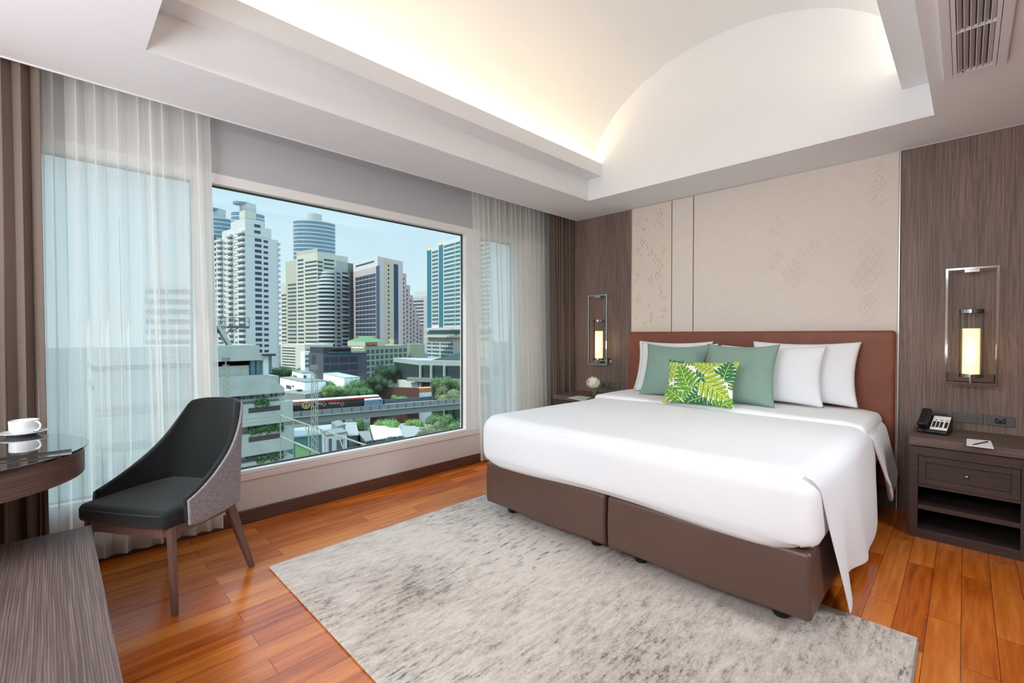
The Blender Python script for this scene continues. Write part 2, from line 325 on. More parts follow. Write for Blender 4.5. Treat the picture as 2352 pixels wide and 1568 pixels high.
# ------------------------------------------------------------------ room shell
XW, YB, ZC = -3.41, 4.31, 2.585
XR, YR = 1.7, -3.0
st('floor', MB().box((XW-.1, YR, -.06), (XR, YB+.1, 0)), M['floor'])
st('wall_back', MB().box((XW-.3, YB, 0), (XR+.1, YB+.12, 2.9)), M['wood'])
st('wall_right', MB().box((XR, YR, 0), (XR+.1, YB, 2.9)), M['wood'])
st('wall_front', MB().box((XW, YR-.1, 0), (XR+.1, YR, 2.9)), M['wood'])
st('wall_left', MB().box((XW-.17, YR, -.05), (XW, YB, .286)), M['wall_low'])
st('wall_left_header', MB().box((XW-.17, YR, 2.292), (XW, YB, 2.9)), M['header']).name = 'wall_upper_left'
st('wall_left_pier', MB().box((XW-.17, YR, .286), (XW, -.75, 2.292)), M['ceil']).name = 'wall_pier_left'
st('wall_left_pier', MB().box((XW-.17, 3.56, .286), (XW, YB, 2.292)), M['ceil']).name = 'wall_pier_back'
bev(st('baseboard_left', MB().box((XW, YR, 0), (XW+.016, YB, .09)), M['base']), .004)
st('ceiling_light_block', MB().box((XW-.3, YR-.1, 3.72), (XR+.1, YB+.12, 3.85)), M['ceil'])  # unseen cover added above the vault to keep sky light out
for a_, b_ in (((XW-.17, YR-.1), (XW, YB)), ((XR, YR-.1), (XR+.1, YB)), ((XW, YR-.1), (XR, YR)), ((XW, YB), (XR, YB+.12))): st('wall_light_block', MB().box(a_+(2.9,), b_+(3.72,)), M['ceil'])  # unseen upper walls added to close light leaks round the vault
# ceiling: soffit with the rectangular opening, barrel vault, lunettes
A, Bq, Cq, Dq = (-2.719, .32), (-2.654, 3.747), (-.145, 3.758), (-.173, .32)
def LX(y): return A[0]+(Bq[0]-A[0])*(y-A[1])/(Bq[1]-A[1])
def RX(y): return Dq[0]+(Cq[0]-Dq[0])*(y-A[1])/(Cq[1]-A[1])
def EX(y): return -3.265+(.055)*(y+.16)/4.47
s = MB(); z = ZC
s.add([(EX(YR), YR, z), (EX(.32), .32, z), (EX(3.747), 3.747, z), (EX(YB), YB, z), (XR, YB, z), (XR, 3.758, z), (XR, .32, z), (XR, YR, z),
       A+(z,), Bq+(z,), Cq+(z,), Dq+(z,)],
      ((0, 1, 8, 11, 6, 7), (1, 2, 9, 8), (2, 3, 4, 5, 10, 9), (10, 5, 6, 11)))
# pocket fascia and pocket lid
s.add([(EX(YR), YR, z), (EX(YB), YB, z), (EX(YB), YB, 2.75), (EX(YR), YR, 2.75)], ((0, 1, 2, 3),))
s.add([(XW, YR, 2.75), (XW, YB, 2.75), (EX(YB), YB, 2.75), (EX(YR), YR, 2.75)], ((0, 1, 2, 3),))
# risers
Z1, Z2 = 2.79, 2.91
s.add([A+(z,), Bq+(z,), Bq+(Z1,), A+(Z1,)], ((0, 1, 2, 3),)); s.add([Dq+(z,), Cq+(z,), Cq+(Z1,), Dq+(Z1,)], ((0, 1, 2, 3),))
st('ceiling', s, M['ceil'])
def VZ(f):                                            # height of the vault at fraction f across
    d = abs(f-.5)*2
    return 2.79+.855*(max(0, 1-(d*1.0)**2.15))**.56
NV = 64
vb = MB().grid(lambda a, b: (lambda y: (LX(y)+(RX(y)-LX(y))*(.5-.5*math.cos(math.pi*a)), y, VZ(.5-.5*math.cos(math.pi*a))))(A[1]-.05+(Bq[1]-A[1]+.1)*b), NV, 2)
st('ceiling_vault', vb, M['ceil'], smooth=True).name = 'ceiling_vault'
for nm, P, Q in (('ceiling_lunette', A, Dq), ('ceiling_lunette', Bq, Cq)):
    l = MB(); n = NV; top = []
    for i in range(n+1):
        f = .5-.5*math.cos(math.pi*i/n); top.append((P[0]+(Q[0]-P[0])*f, P[1]+(Q[1]-P[1])*f, VZ(f)))
    vs = [(P[0], P[1], ZC), (Q[0], Q[1], ZC)]+top[::-1]
    st(nm, l.add(vs, (tuple(range(len(vs))),)), M['ceil'])
# projecting cove lips with their troughs
for nm, fn, sg in (('trim_1', LX, 1), ('trim_2', RX, -1)):
    y0, y1 = A[1]+.001, (Bq[1] if sg == 1 else Cq[1])-.001
    def P(y, o, zz): return (fn(y)+sg*o, y, zz)
    sec = [(0, Z1), (.15, Z1), (.15, Z2), (.13, Z2), (.13, Z1+.02), (0, Z1+.02)]
    vs = [P(y0, o, q) for o, q in sec]+[P(y1, o, q) for o, q in sec]
    st(nm, MB().add(vs, [(i, (i+1) % 6, 6+(i+1) % 6, 6+i) for i in range(6)]), M['ceil'])
# thin shadow-gap trims: where ceiling meets the panelled wall, beside the fabric panels
st('trim_3', MB().box((EX(YB), YB-.012, ZC-.007), (XR, YB, ZC)), M['silver'])
st('trim_4', MB().box((-2.497, YB-.016, 0), (-2.491, YB, ZC-.007)), M['silver'])
st('trim_5', MB().box((-.346, YB-.018, 0), (-.338, YB, ZC-.007)), M['silver'])
st('trim_6', MB().add([(EX(y)+dx, y, zz) for y in (YR, YB) for dx, zz in ((-.004, ZC-.006), (.004, ZC-.006), (.004, ZC+.0), (-.004, ZC+.0))],
   ((0, 1, 5, 4), (1, 2, 6, 5), (2, 3, 7, 6), (3, 0, 4, 7))), M['frame'])
# windows
def window(n, y0, y1, g0, g1):
    zb, zt = .326, 2.292; x0, x1 = XW-.085, XW+.004; f = MB()
    f.box((x0, y0, zb), (x1, g0, zt)); f.box((x0, g1, zb), (x1, y1, zt)); f.box((x0, g0, 2.226), (x1, g1, zt)); f.box((x0, g0, zb), (x1, g1, .352))
    o = st('window_%d' % n, f, M['frame']); bev(o, .003)
    g = MB(); w = .010                                   # dark rubber gasket round the glass
    for a, b in (((g0, .352), (g1, .352+w)), ((g0, 2.226-w), (g1, 2.226)), ((g0, .352), (g0+w, 2.226)), ((g1-w, .352), (g1, 2.226))):
        g.box((XW-.062, a[0], a[1]), (XW-.046, b[0], b[1]))
    g.build('gasket', M['platedark'], o); MB().box((XW-.057, g0, .352), (XW-.053, g1, 2.226)).build('pane', M['pane'], o)
window(1, -.75, .685, -.69, .625); window(2, .685, 2.865, .722, 2.802); window(3, 2.865, 3.56, 2.99, 3.47)
bev(st('trim_7', MB().box((XW-.08, -.75, .286), (XW+.010, 3.56, .324)), M['sill']), .004)
# ------------------------------------------------------------------ fabric covered wall panels behind the bed
yp = YB-.014
def panel(x0, x1, m, label, z0=.3):
    o = MB().box((x0, yp, z0), (x1, YB-.001, ZC-.008)).build('wall_panel', m); bev(o, .002); return tag(o, label, 'wall panel')
p1 = panel(-2.490, -2.058, M['beige_plain'], 'narrow beige wall panel embossed with scattered small hexagon outlines, left of the dark seams')
p2 = panel(-2.051, -1.843, M['beige'], 'slim plain beige fabric wall panel between the two dark vertical seams')
p3 = panel(-1.836, -.348, M['beige'], 'wide beige fabric wall panel with faint grey diamond motifs above the headboard')
st('trim_8', MB().box((-2.0575, YB-.012, .3), (-2.0515, YB-.001, ZC-.01)), M['groove']); st('trim_9', MB().box((-1.8425, YB-.012, .3), (-1.8365, YB-.001, ZC-.01)), M['groove'])
# embossed hexagons, placed from where they sit on the panel (fractions of the panel)
hx = [(312,405,1),(290,440,1),(334,432,2),(314,438,3),(312,468,1),(293,498,1),(313,525,1),(270,532,1),(334,550,2),(192,488,1),(117,500,1),(96,535,1),(116,532,3),(154,552,1),(155,580,3),(175,577,2),
      (154,665,1),(135,698,1),(155,695,3),(174,692,2),(154,725,1),(193,716,1),(192,745,3),(98,760,1),(116,755,3),(117,788,1),(137,810,1),(232,768,1),(212,800,1),(232,798,3),(330,725,1),(352,752,1),(334,785,2),
      (271,820,1),(252,852,1),(293,848,2),(313,873,1),(272,882,1),(334,902,2),(292,906,1),(313,936,1),(275,966,3),(295,964,1),(314,988,1),(273,997,1),(291,1020,1),(98,982,1),(117,980,3),(118,1008,1),(98,1038,2),
      (232,997,1),(212,1030,1),(232,1028,3),(232,1056,1),(313,1103,1),(334,1130,2),(314,1136,3),(313,1166,1),(333,1190,1),(354,1190,3),(116,1173,1),(98,1204,1),(116,1203,3),(137,1202,2),(115,1234,1),(211,1255,1),
      (352,1276,1),(330,1306,1),(351,1306,3),(335,1365,2),(232,1336,1),(232,1366,3),(232,1396,1),(98,1370,2),(170,1424,1)]
rb = MB()
for px, py, k in hx:
    q = pl(1440+px/3.921, 380+py/3.921, 1, YB); cx_, cz_ = q.x, q.z; r = .0155 if k != 3 else .008
    angs = {1: (60, 120, 180, 240), 2: (75, 130, 185, 240), 3: (20, 80, 140, 200, 260, 320)}[k]
    pts = [(cx_+r*math.cos(math.radians(a)), yp-.0012, cz_+r*1.05*math.sin(math.radians(a))) for a in angs]
    for a, b in zip(pts, pts[1:]): rb.bar(a, b, .003, .0026)
rb.build('embossed_hexagons', M['relief'], p1)
# faint printed diamonds: centre and size from the panel
def dia(mb, px, py, half=1.0, inner=True):
    q = pl(1720+px/3.564, 340+py/3.564, 1, YB); R = .040*half; y = yp-.0004; w = .0034
    P = [(q.x, y, q.z+R*1.35), (q.x+R*.98, y, q.z), (q.x, y, q.z-R*1.35), (q.x-R*.98, y, q.z)]
    for i in range(4): mb.bar(P[i], P[(i+1) % 4], w, .0006)
    if inner:
        h = [(q.x+R*.34*math.cos(math.radians(60*i)), y, q.z+R*.42*math.sin(math.radians(60*i))) for i in range(6)]
        for i in range(6): mb.bar(h[i], h[(i+1) % 6], w*.8, .0006)
        for i in range(4):
            a, b = Vector(P[i]), Vector(P[(i+1) % 4]); c = (a+b)/2; d = Vector((q.x, y, q.z)); mb.bar(c, c+(d-c)*.42, w*.8, .0006)
da, db = MB(), MB()
for p in ((1068,284),(374,965),(935,1002),(994,1240)): dia(da, *p)
for p in ((1004,384),(1060,430),(1064,170),(249,612),(200,690),(544,795),(244,890),(430,895),(322,1030),(430,1020),(1000,790),(995,930),(876,1070),(930,1130),(994,1065),(935,870),(1050,860),(1050,1000),(940,1310),(1000,1370),(380,1090),(195,950)): dia(db, *p)
da.build('diamond_print', M['print'], p3); db.build('faint_diamond_print', M['print2'], p3)
# ------------------------------------------------------------------ curtains
def curtain(name, m, yt, yb, x, z0, z1, pleats, amp, seed, sharp=1.0, label=None, flat=0):
    rnd = random.Random(seed); W_ = [rnd.uniform(.6, 1.4) for _ in range(pleats)]; T = sum(W_); edges = [0]
    for w in W_: edges.append(edges[-1]+w/T)
    amps = [rnd.uniform(.6, 1.15) for _ in range(pleats+1)]; dr = [rnd.uniform(-1, 1) for _ in range(pleats+1)]
    per = 12; us = [];
    for i in range(pleats):
        for k in range(per): us.append((i, k/per))
    us.append((pleats-1, 1.0)); nu = len(us)-1; nv = 26
    def f(a, b):
        i, t = us[round(a*nu)]; zz = z0+(z1-z0)*b
        u = edges[i]+(edges[i+1]-edges[i])*t
        ph = t+.10*dr[i]*math.sin(b*3+i)*(1-b)
        s_ = math.cos(2*math.pi*ph); s_ = math.copysign(abs(s_)**sharp, s_)
        A_ = amp*(amps[i]*(1-t)+amps[i+1]*t)*(1+.35*(1-b)*math.sin(i*2.1+b*4)+.7*(1-b)**4)
        ya = yb[0]+(yt[0]-yb[0])*b; yc = yb[1]+(yt[1]-yb[1])*b
        yy = ya+(yc-ya)*u + .012*dr[i]*math.sin(math.pi*t)*(1-b)**.7 - (.46 if m is M['sheer'] else .21)*amp*math.sin(4*math.pi*ph)
        zz2 = zz+(.006*s_ if b == 0 else 0)
        return (x+A_*s_, yy, zz2)
    o = MB().grid(f, nu, nv).build(name, m, smooth=True); tag(o, label, 'curtain'); return o
curtain('sheer_curtain', M['sheer'], (-.055, .692), (-.05, .745), -3.348, .035, 2.72, 10, .024, 3, .7, 'white sheer curtain hanging behind the chair at the left side of the window').select_set(False)
curtain('sheer_curtain', M['sheer'], (2.80, 3.93), (2.925, 3.985), -3.335, .03, 2.72, 15, .026, 9, .8, 'white sheer curtain hanging beside the bed at the right side of the window')
o = curtain('drape', M['drape'], (-.62, -.035), (-.62, -.025), -3.305, .03, 2.72, 9, .024, 21, .8, 'brown blackout drape gathered behind the round desk at the far left'); mod(o, 'SOLIDIFY', thickness=.003)
o = curtain('drape', M['drape'], (3.93, 4.295), (3.96, 4.295), -3.262, .02, 2.72, 8, .026, 33, .7, 'brown blackout drape gathered in the corner next to the bedside wall lamp'); mod(o, 'SOLIDIFY', thickness=.003)
# the flat leading edge of the far drape
o = curtain('drape', M['drape'], (3.86, 3.95), (3.90, 3.97), -3.268, .02, 2.72, 1, .004, 5, 1, 'x'); o.name = 'leading_edge'
dr_ = [q for q in C.objects if q.name.startswith('drape') and 'corner' in q.get('label', '')][0]
o.parent = dr_; del o['label']; del o['category']; mod(o, 'SOLIDIFY', thickness=.003)
# ------------------------------------------------------------------ bed
bed = thing('bed', 'king bed on two brown vinyl divan bases with white mattress under the duvet', 'bed', (-1.41, 2.15, 0))
BO = Vector((1.41, -2.15, 0))
def inbed(o): o.location = Vector(o.location)+BO; return o
BX0, BX1, BXM, BY0, BY1, BZ0, BZ1 = -2.395, -.43, -1.403, 2.15, 4.20, .082, .372
for x0, x1 in ((BX0, BXM-.006), (BXM+.006, BX1)):
    sag = lambda p, x0=x0, x1=x1: Vector((p.x, p.y-.006*math.sin(math.pi*max(0, min(1, (p.z-BZ0)/.29)))*(1 if p.y < BY0+.1 else 0), p.z+.004*math.sin((p.x-x0)*9)))
    d = inbed(MB().rbox((x0, BY0, BZ0), (x1, BY1, BZ1), .022, 4, 14, sag).build('divan_base', M['divan'], bed, smooth=True))
    inbed(MB().tube([(x1-.02 if x1 > -1 else x0+.015, BY0+.006, BZ0+.02), (x1-.02 if x1 > -1 else x0+.015, BY0-.004, .22), (x1-.02 if x1 > -1 else x0+.015, BY0+.006, BZ1-.02)], .002).build('seam', M['divan'], d)).location = (0, 0, 0)
    for fx in (x0+.14, x1-.14):
        for fy in (BY0+.13, BY1-.2):
            r0 = .013 if fy < 2.5 else 0
            inbed(MB().lathe([(0, r0), (.030, r0), (.034, r0+.006), (.036, .05), (.030, .085), (0, .085)], (fx, fy, 0), 20).build('foot', M['black'], bed, smooth=False))
inbed(MB().rbox((BX0+.02, BY0+.02, BZ1-.005), (BX1-.02, BY1, .625), .05, 4, 8).build('mattress', M['linen'], bed, smooth=True))
# headboard
hb = MB().rbox((-2.487, 4.215, .15), (-.352, 4.294, 1.292), .022, 5, 20).build('headboard', M['leather'], smooth=True)
tag(hb, 'wide headboard in rust brown leather mounted on the wall behind the bed', 'headboard')
# duvet
rnd = random.Random(4)
def wob(x, y): return .5*math.sin(x*3.1+y*1.7)+.3*math.sin(x*6.3-y*4.1+1)+.2*math.sin(y*8.7+x*2)
def duv(p):
    q = Vector(p); top = max(0, (p.z-.5)/.2)
    q.z += top*(.006*wob(p.x, p.y))
    if top > 0: q.z += top*(.012*math.exp(-((p.y-3.65)/.10)**2)-.010*max(0, min(1, (p.y-3.75)/.2)))
    if p.z < .66 and p.y < 2.3:            # foot face bellies, hem follows a soft curve
        q.y += -.012*math.sin((p.z-.36)/.3*math.pi)+.006*math.sin(p.x*5+p.z*6)
    if p.z < .40:
        q.z += .010*math.sin(p.x*4.0+1) + (.065*max(0, (p.x+.62)/.2)**2 if p.y < 2.4 else 0)+(.03*max(0, (-2.28-p.x)/.1) if p.y < 2.4 else 0)
    return q
dv = MB().rbox((-2.412, 2.105, .352), (-.405, 4.02, .70), .095, 7, 26, duv)
# drop the bottom face so it is an open cloth
dv.f = [f for f in dv.f if not all(dv.v[i][2] < .375 and -2.36 < dv.v[i][0] < -.46 and 2.15 < dv.v[i][1] < 3.97 for i in f)]
duvet = dv.build('duvet', M['linen'], smooth=True)
tag(duvet, 'smooth white duvet spread over the king bed with a pointed corner hanging on the right', 'duvet')
# right side drop with the pointed foot corner
def side1(a, t):
    y = 2.135+(3.66-2.135)*a; zb = .060+.17*max(0, (a-.66)/.34)**2+.012*math.sin(a*7)
    yy = y+(1-a)**1.2*.32*t**1.05+.03*t*math.sin(a*5)+.10*max(0, a-.8)*t
    T0 = .16
    if t < T0:
        th = math.radians(62)*(1-t/T0); rs_ = .0915+.0057*min(1, t/T0*2.2); xx = -.500+rs_*math.cos(th); zz = .605+rs_*math.sin(th)+.004*wob(-.45, y)
    else:
        q = (t-T0)/(1-T0); zz = .605+(zb-.605)*q**.97-.03*max(0, 1-a/.2)*q*q
        xx = -.4028+.030*q*(1+.5*math.sin(a*9+q*2))+.016*math.sin(a*15+1)*q
    return (xx, yy, zz)
s1 = MB().grid(side1, 44, 30).build('side_drop', M['linen'], duvet, smooth=True); mod(s1, 'SOLIDIFY', thickness=.005, offset=0); mod(s1, 'SUBSURF', levels=1, render_levels=1)
def side2(a, t):
    y = 3.50+(4.14-3.50)*a; c = 2*a-1
    zb = .155+.16*c*c
    zz = .685+(zb-.685)*t; yy = y*(1-t)+(3.76+.34*a)*t+.0
    xx = -.46+.06*math.sin(min(1, t*5)*math.pi/2)+.075*t+.01*math.sin(a*8)*t
    return (xx, yy, zz+(.012 if t < .05 else 0))
s2 = MB().grid(side2, 20, 18).build('folded_side_drop', M['linen'], duvet, smooth=True); mod(s2, 'SOLIDIFY', thickness=.020, offset=-1); mod(s2, 'SUBSURF', levels=1, render_levels=1)
# folded-back band near the pillows and the sheet under it
def band(p): return Vector((p.x, p.y+.012*math.sin(p.x*2.3), p.z+.008*wob(p.x*1.3, p.y)-.05*max(0, (p.x+.50)/.1)**2-.02*max(0, (-2.32-p.x)/.1)**2))
bnd = MB().rbox((-2.405, 3.47, .66), (-.415, 4.205, .725), .03, 5, 24, band).build('folded_edge', M['linen'], duvet, smooth=True)
# pillows
def pillow(name, w, h, t, loc, tilt, yaw, m, label, cat, group=None, pinch=.09, roll=0, nu=28, nv=24, ear=.0, seed=1, sag=0, noweld=False):
    mb = MB(); rr = random.Random(seed); ph = [rr.uniform(0, 6) for _ in range(4)]
    def P(u, v, sd):
        px = w/2*u*(1-pinch*(1-v*v)*abs(u)**3); pz = h/2*v*(1-pinch*1.1*(1-u*u)*abs(v)**3)
        th = max(0, (1-abs(u)**2.2))*max(0, (1-abs(v)**2.2))
        d = t/2*th**.5
        d *= 1+.05*math.sin(4*u+ph[0])*math.cos(3*v+ph[1])
        d += .003*math.sin(11*u*abs(u)+ph[2]+5*v)*(1-u*u)*(1-v*v)
        return Vector((px, sd*d+sag*(1-u*u)*.0, pz))
    for sd in (-1, 1): mb.grid(lambda a, b: P(-math.cos(math.pi*a)*.5*1+(-.5+a)*1.0, -math.cos(math.pi*b)*.5+(-.5+b), sd) if True else 0, nu, nv)
    o = mb.build(name, m, smooth=True); tag(o, label, cat, group)
    o.rotation_euler = (Matrix.Rotation(yaw, 4, 'Z') @ Matrix.Rotation(tilt, 4, 'X') @ Matrix.Rotation(roll, 4, 'Y')).to_euler()
    o.location = loc; return o
R = math.radians
# tilt < 0 leans the top towards the headboard
pillow('pillow', .74, .49, .13, (-.905, 4.115, .972), R(-14), 0, M['linen'], 'white bed pillow leaning on the headboard, rearmost at the right end of the bed', 'pillow', 'white bed pillows', seed=1)
pillow('pillow', .76, .46, .14, (-1.10, 3.965, .955), R(-16), R(2), M['linen'], 'white bed pillow right of the green cushions, in front of the rearmost right one', 'pillow', 'white bed pillows', seed=2)
pillow('pillow', .74, .49, .12, (-1.975, 4.135, .965), R(-13), 0, M['linen'], 'white bed pillow at the left end of the bed, against the headboard', 'pillow', 'white bed pillows', seed=3)
pillow('pillow', .74, .48, .12, (-1.885, 4.005, .955), R(-16), R(-2), M['linen'], 'white bed pillow just behind the left green cushion, its left edge showing', 'pillow', 'white bed pillows', seed=4)
pillow('cushion', .58, .50, .13, (-1.82, 3.855, .945), R(-20), R(2), M['green'], 'square sage green cushion on the left, behind the leaf print cushion', 'cushion', 'green cushions', seed=5, pinch=.11)
pillow('cushion', .53, .50, .15, (-1.245, 3.76, .955), R(-20), R(4), M['green'], 'square sage green cushion on the right, in front of a white pillow', 'cushion', 'green cushions', seed=6, pinch=.11)
# leaf print cushion: monstera leaves computed as a printed pattern
leaves = [(-.10,.02,118,.20,0),(.13,-.055,-35,.21,1),(-.19,.075,15,.17,1),(.195,.09,80,.16,2),(.04,.125,170,.17,1),(-.175,-.11,150,.17,0),(.0,-.14,-160,.16,2),(-.235,.165,60,.14,2),
          (.20,-.16,30,.15,0),(-.06,.175,-20,.14,0),(.27,.02,110,.13,0),(-.27,-.02,-70,.13,2),(.06,.03,20,.15,2),(-.04,-.10,70,.15,0),(.10,.17,-150,.14,1),(-.14,.19,-120,.13,2),(.26,.17,-90,.13,1),(-.26,-.17,20,.13,1),(.11,-.19,60,.13,2)]
PAL = [((84,150,40),(146,190,60),(38,92,34)),((150,184,44),(196,210,90),(70,120,36)),((34,110,56),(80,150,70),(18,66,40))]
def leafcol(x, y):
    for cx_, cy_, an, L_, pk in leaves:
        a = R(an); dx, dy = x-cx_, y-cy_; u = (dx*math.cos(a)+dy*math.sin(a))/L_+.42; v = (-dx*math.sin(a)+dy*math.cos(a))/L_
        av = abs(v)
        if not -.12 < u < 1: continue
        half = .60*(max(0, 1-u)**.62)*(1 if u > .16 else max(0, (u+.12)/.28)**.5)
        if u < .10 and av < (.10-u)*.35: continue
        if half <= 0 or av > half: continue
        sv = u-av*.85+av*av*.5; fr = (sv*5.2+(.5 if v > 0 else 0)) % 1; rel = av/half
        if rel > .42 and fr < .30*min(1, (rel-.36)*2.0) and u < .93: return (.90,.89,.83)
        if .14 < rel < .30 and .40 < fr < .54 and u < .6: return (.90,.89,.83)
        base, lite, dark = PAL[pk]
        if av < .012: c = (214, 220, 150)
        elif rel > .95: c = dark
        else:
            q = .5+.5*math.sin(fr*2*math.pi*2+rel*3); c = tuple(base[i]*(1-q)+lite[i]*q for i in range(3))
            if fr > .86: c = dark
        return lin(c)
    return (.90,.89,.83)
mm_, t_, b_ = new('monstera print'); at = t_.nodes.new('ShaderNodeAttribute'); at.attribute_name = 'print'; t_.links.new(at.outputs['Color'], b_.inputs['Base Color']); b_.inputs['Roughness'].default_value = .85
lc = pillow('cushion', .54, .365, .13, (-1.445, 3.50, .893), R(-22), R(3), mm_, 'small oblong cushion printed with green monstera leaves, frontmost on the bed', 'cushion', seed=8, nu=330, nv=230, pinch=.10)
ca = lc.data.color_attributes.new('print', 'FLOAT_COLOR', 'POINT')
buf = []
for v in lc.data.vertices: buf += list(leafcol(v.co.x, v.co.z))+[1]
ca.data.foreach_set('color', buf)
# ------------------------------------------------------------------ rug
rg = MB().rbox((-2.654, .81, .0005), (-.126, 2.505, .013), .006, 2, 30).build('rug', M['rug'], smooth=True)
tag(rg, 'distressed greige rug with teal flecks lying under the foot of the bed', 'rug')
rb = MB(); rr = .0055
for x_ in (-2.655, -.125): MB().tube([(x_, .84, rr+.001), (x_, 2.47, rr+.001)], rr, 8).build('binding', M['edge'], rg, smooth=True, label='pale stitched binding')
# ------------------------------------------------------------------ armchair
ch = thing('armchair', 'low backed armchair with black velvet inside, grey woven outside and brown wood legs', 'chair', (-2.84, .41, 0), math.atan2(-.545, -.838))
def chleg(fx, fy, tx, ty, tz, wb, wt, db=.026, dt=.034):
    mb = MB(); N = 12; vs = []
    for z_, x_, y_, w_, d_ in ((0, fx, fy, wb, db), (tz*.55, fx+(tx-fx)*.55, fy+(ty-fy)*.55, wb+(wt-wb)*.5, (db+dt)/2), (tz, tx, ty, wt, dt)):
        for k in range(N):
            a = 2*math.pi*k/N+math.pi/N; c, s_ = math.cos(a), math.sin(a); p = .55
            vs.append((x_+d_/2*math.copysign(abs(c)**p, c), y_+w_/2*math.copysign(abs(s_)**p, s_), z_))
    fs = [tuple(range(N-1, -1, -1)), tuple(range(2*N, 3*N))]+[(j*N+i, j*N+(i+1) % N, (j+1)*N+(i+1) % N, (j+1)*N+i) for j in (0, 1) for i in range(N)]
    o = mb.add(vs, fs).build('leg', M['leg'], ch); bev(o, .003)
for sx_ in (-1, 1):
    chleg(sx_*.257, .208, sx_*.232, .20, .395, .026, .036, .026, .032)
    chleg(sx_*.262, -.238, sx_*.215, -.135, .385, .028, .062, .030, .036)
def UP_(s):                                            # plan of the shell, s from -1 (arm tip) over 0 (back) to 1
    a = abs(s); sg = 1 if s > 0 else -1
    pts = [(0, -.262), (.10, -.258), (.175, -.238), (.228, -.19), (.252, -.12), (.268, -.02), (.278, .08), (.280, .155)]
    t = a*(len(pts)-1); i = min(int(t), len(pts)-2); k = t-i
    p0, p1, p2, p3 = pts[max(i-1, 0)], pts[i], pts[i+1], pts[min(i+2, len(pts)-1)]
    if i == 0: p0 = (-pts[1][0], pts[1][1])
    cr = lambda q0, q1, q2, q3: .5*((2*q1)+(-q0+q2)*k+(2*q0-5*q1+4*q2-q3)*k*k+(-q0+3*q1-3*q2+q3)*k**3)
    return sg*cr(p0[0], p1[0], p2[0], p3[0]), cr(p0[1], p1[1], p2[1], p3[1])
def ztop(s):
    a = abs(s)
    if a < .34: return .893-.016*(a/.34)**3
    q = min(1, (1-a)/.66); return .500+.377*(q**1.95*.82+.18*q)
def zbot(s): return .375+.0*abs(s)+(.010*max(0, (abs(s)-.9)/.1))
def shell(off, zoff, lo=None):
    def f(a, b):
        s = -1+2*a; x_, y_ = UP_(s); e = .01; xa, ya = UP_(max(-1, s-e)); xb, yb_ = UP_(min(1, s+e)); tx, ty = xb-xa, yb_-ya; L_ = math.hypot(tx, ty) or 1; nx, ny = -ty/L_, tx/L_   # points inward
        z0_ = zbot(s) if lo is None else lo; z1_ = ztop(s)-zoff; z_ = z0_+(z1_-z0_)*b
        h = max(0, z_-.42)/.46; wback = max(0, 1-abs(s)*1.15)
        return (x_+nx*off-.03*h*math.copysign(1, x_)*abs(x_)/.25*(1-wback)*0 - (.035*h)*(x_/.25), y_+ny*off-.075*h*wback-.01*h, z_)
    return f
so = MB().grid(shell(0, 0), 56, 16).build('outer_shell', M['greyf'], ch, smooth=True, label='grey woven fabric outer shell'); mod(so, 'SOLIDIFY', thickness=.014, offset=0); bev(so, .004, 2)
si_ = MB().grid(shell(.019, -.010, .40), 56, 16).build('inner_shell', M['blackv'], ch, smooth=True, label='black velvet inner shell'); mod(si_, 'SOLIDIFY', thickness=.026, offset=0); bev(si_, .010, 3)
def seatf(p):
    q = Vector(p); w = 1-.10*max(0, (-q.y)/.2); q.x *= w
    if q.z > .46: q.z += .014*(1-(q.x/.27)**2)*(1-((q.y-.02)/.26)**2)
    if q.y > .2: q.y += .012*(1-(q.x/.26)**2)
    return q
MB().rbox((-.252, -.215, .392), (.252, .243, .474), .026, 5, 10, seatf).build('seat', M['blackv'], ch, smooth=True)
pp = [(x_, .2445+.010*(1-(x_/.26)**2), .455) for x_ in [-.23+.46*i/12 for i in range(13)]]
MB().tube(pp, .0022, 6).build('seat_piping', mat('velvet piping', (74, 82, 80), .7), ch, smooth=True)
rl = MB(); pts = [(.222, .205), (.236, .0), (.215, -.14), (.10, -.185), (-.10, -.185), (-.215, -.14), (-.236, 0), (-.222, .205), (-.10, .222), (.10, .222)]
n_ = len(pts); sm = []
for i in range(n_):
    for k in range(4):
        t = k/4; p0, p1, p2, p3 = [pts[(i+j-1) % n_] for j in range(4)]
        sm.append(tuple(.5*((2*p1[c])+(-p0[c]+p2[c])*t+(2*p0[c]-5*p1[c]+4*p2[c]-p3[c])*t*t+(-p0[c]+3*p1[c]-3*p2[c]+p3[c])*t**3) for c in (0, 1)))
K = len(sm); vs = []
for x_, y_ in sm:
    for k_, z_ in ((1, .345), (1, .392), (.90, .392), (.90, .345)): vs.append((x_*k_, y_*k_, z_))
rl.add(vs, [(i*4+j, ((i+1) % K)*4+j, ((i+1) % K)*4+(j+1) % 4, i*4+(j+1) % 4) for i in range(K) for j in range(4)])
bev(rl.build('seat_rail', M['leg'], ch), .004)
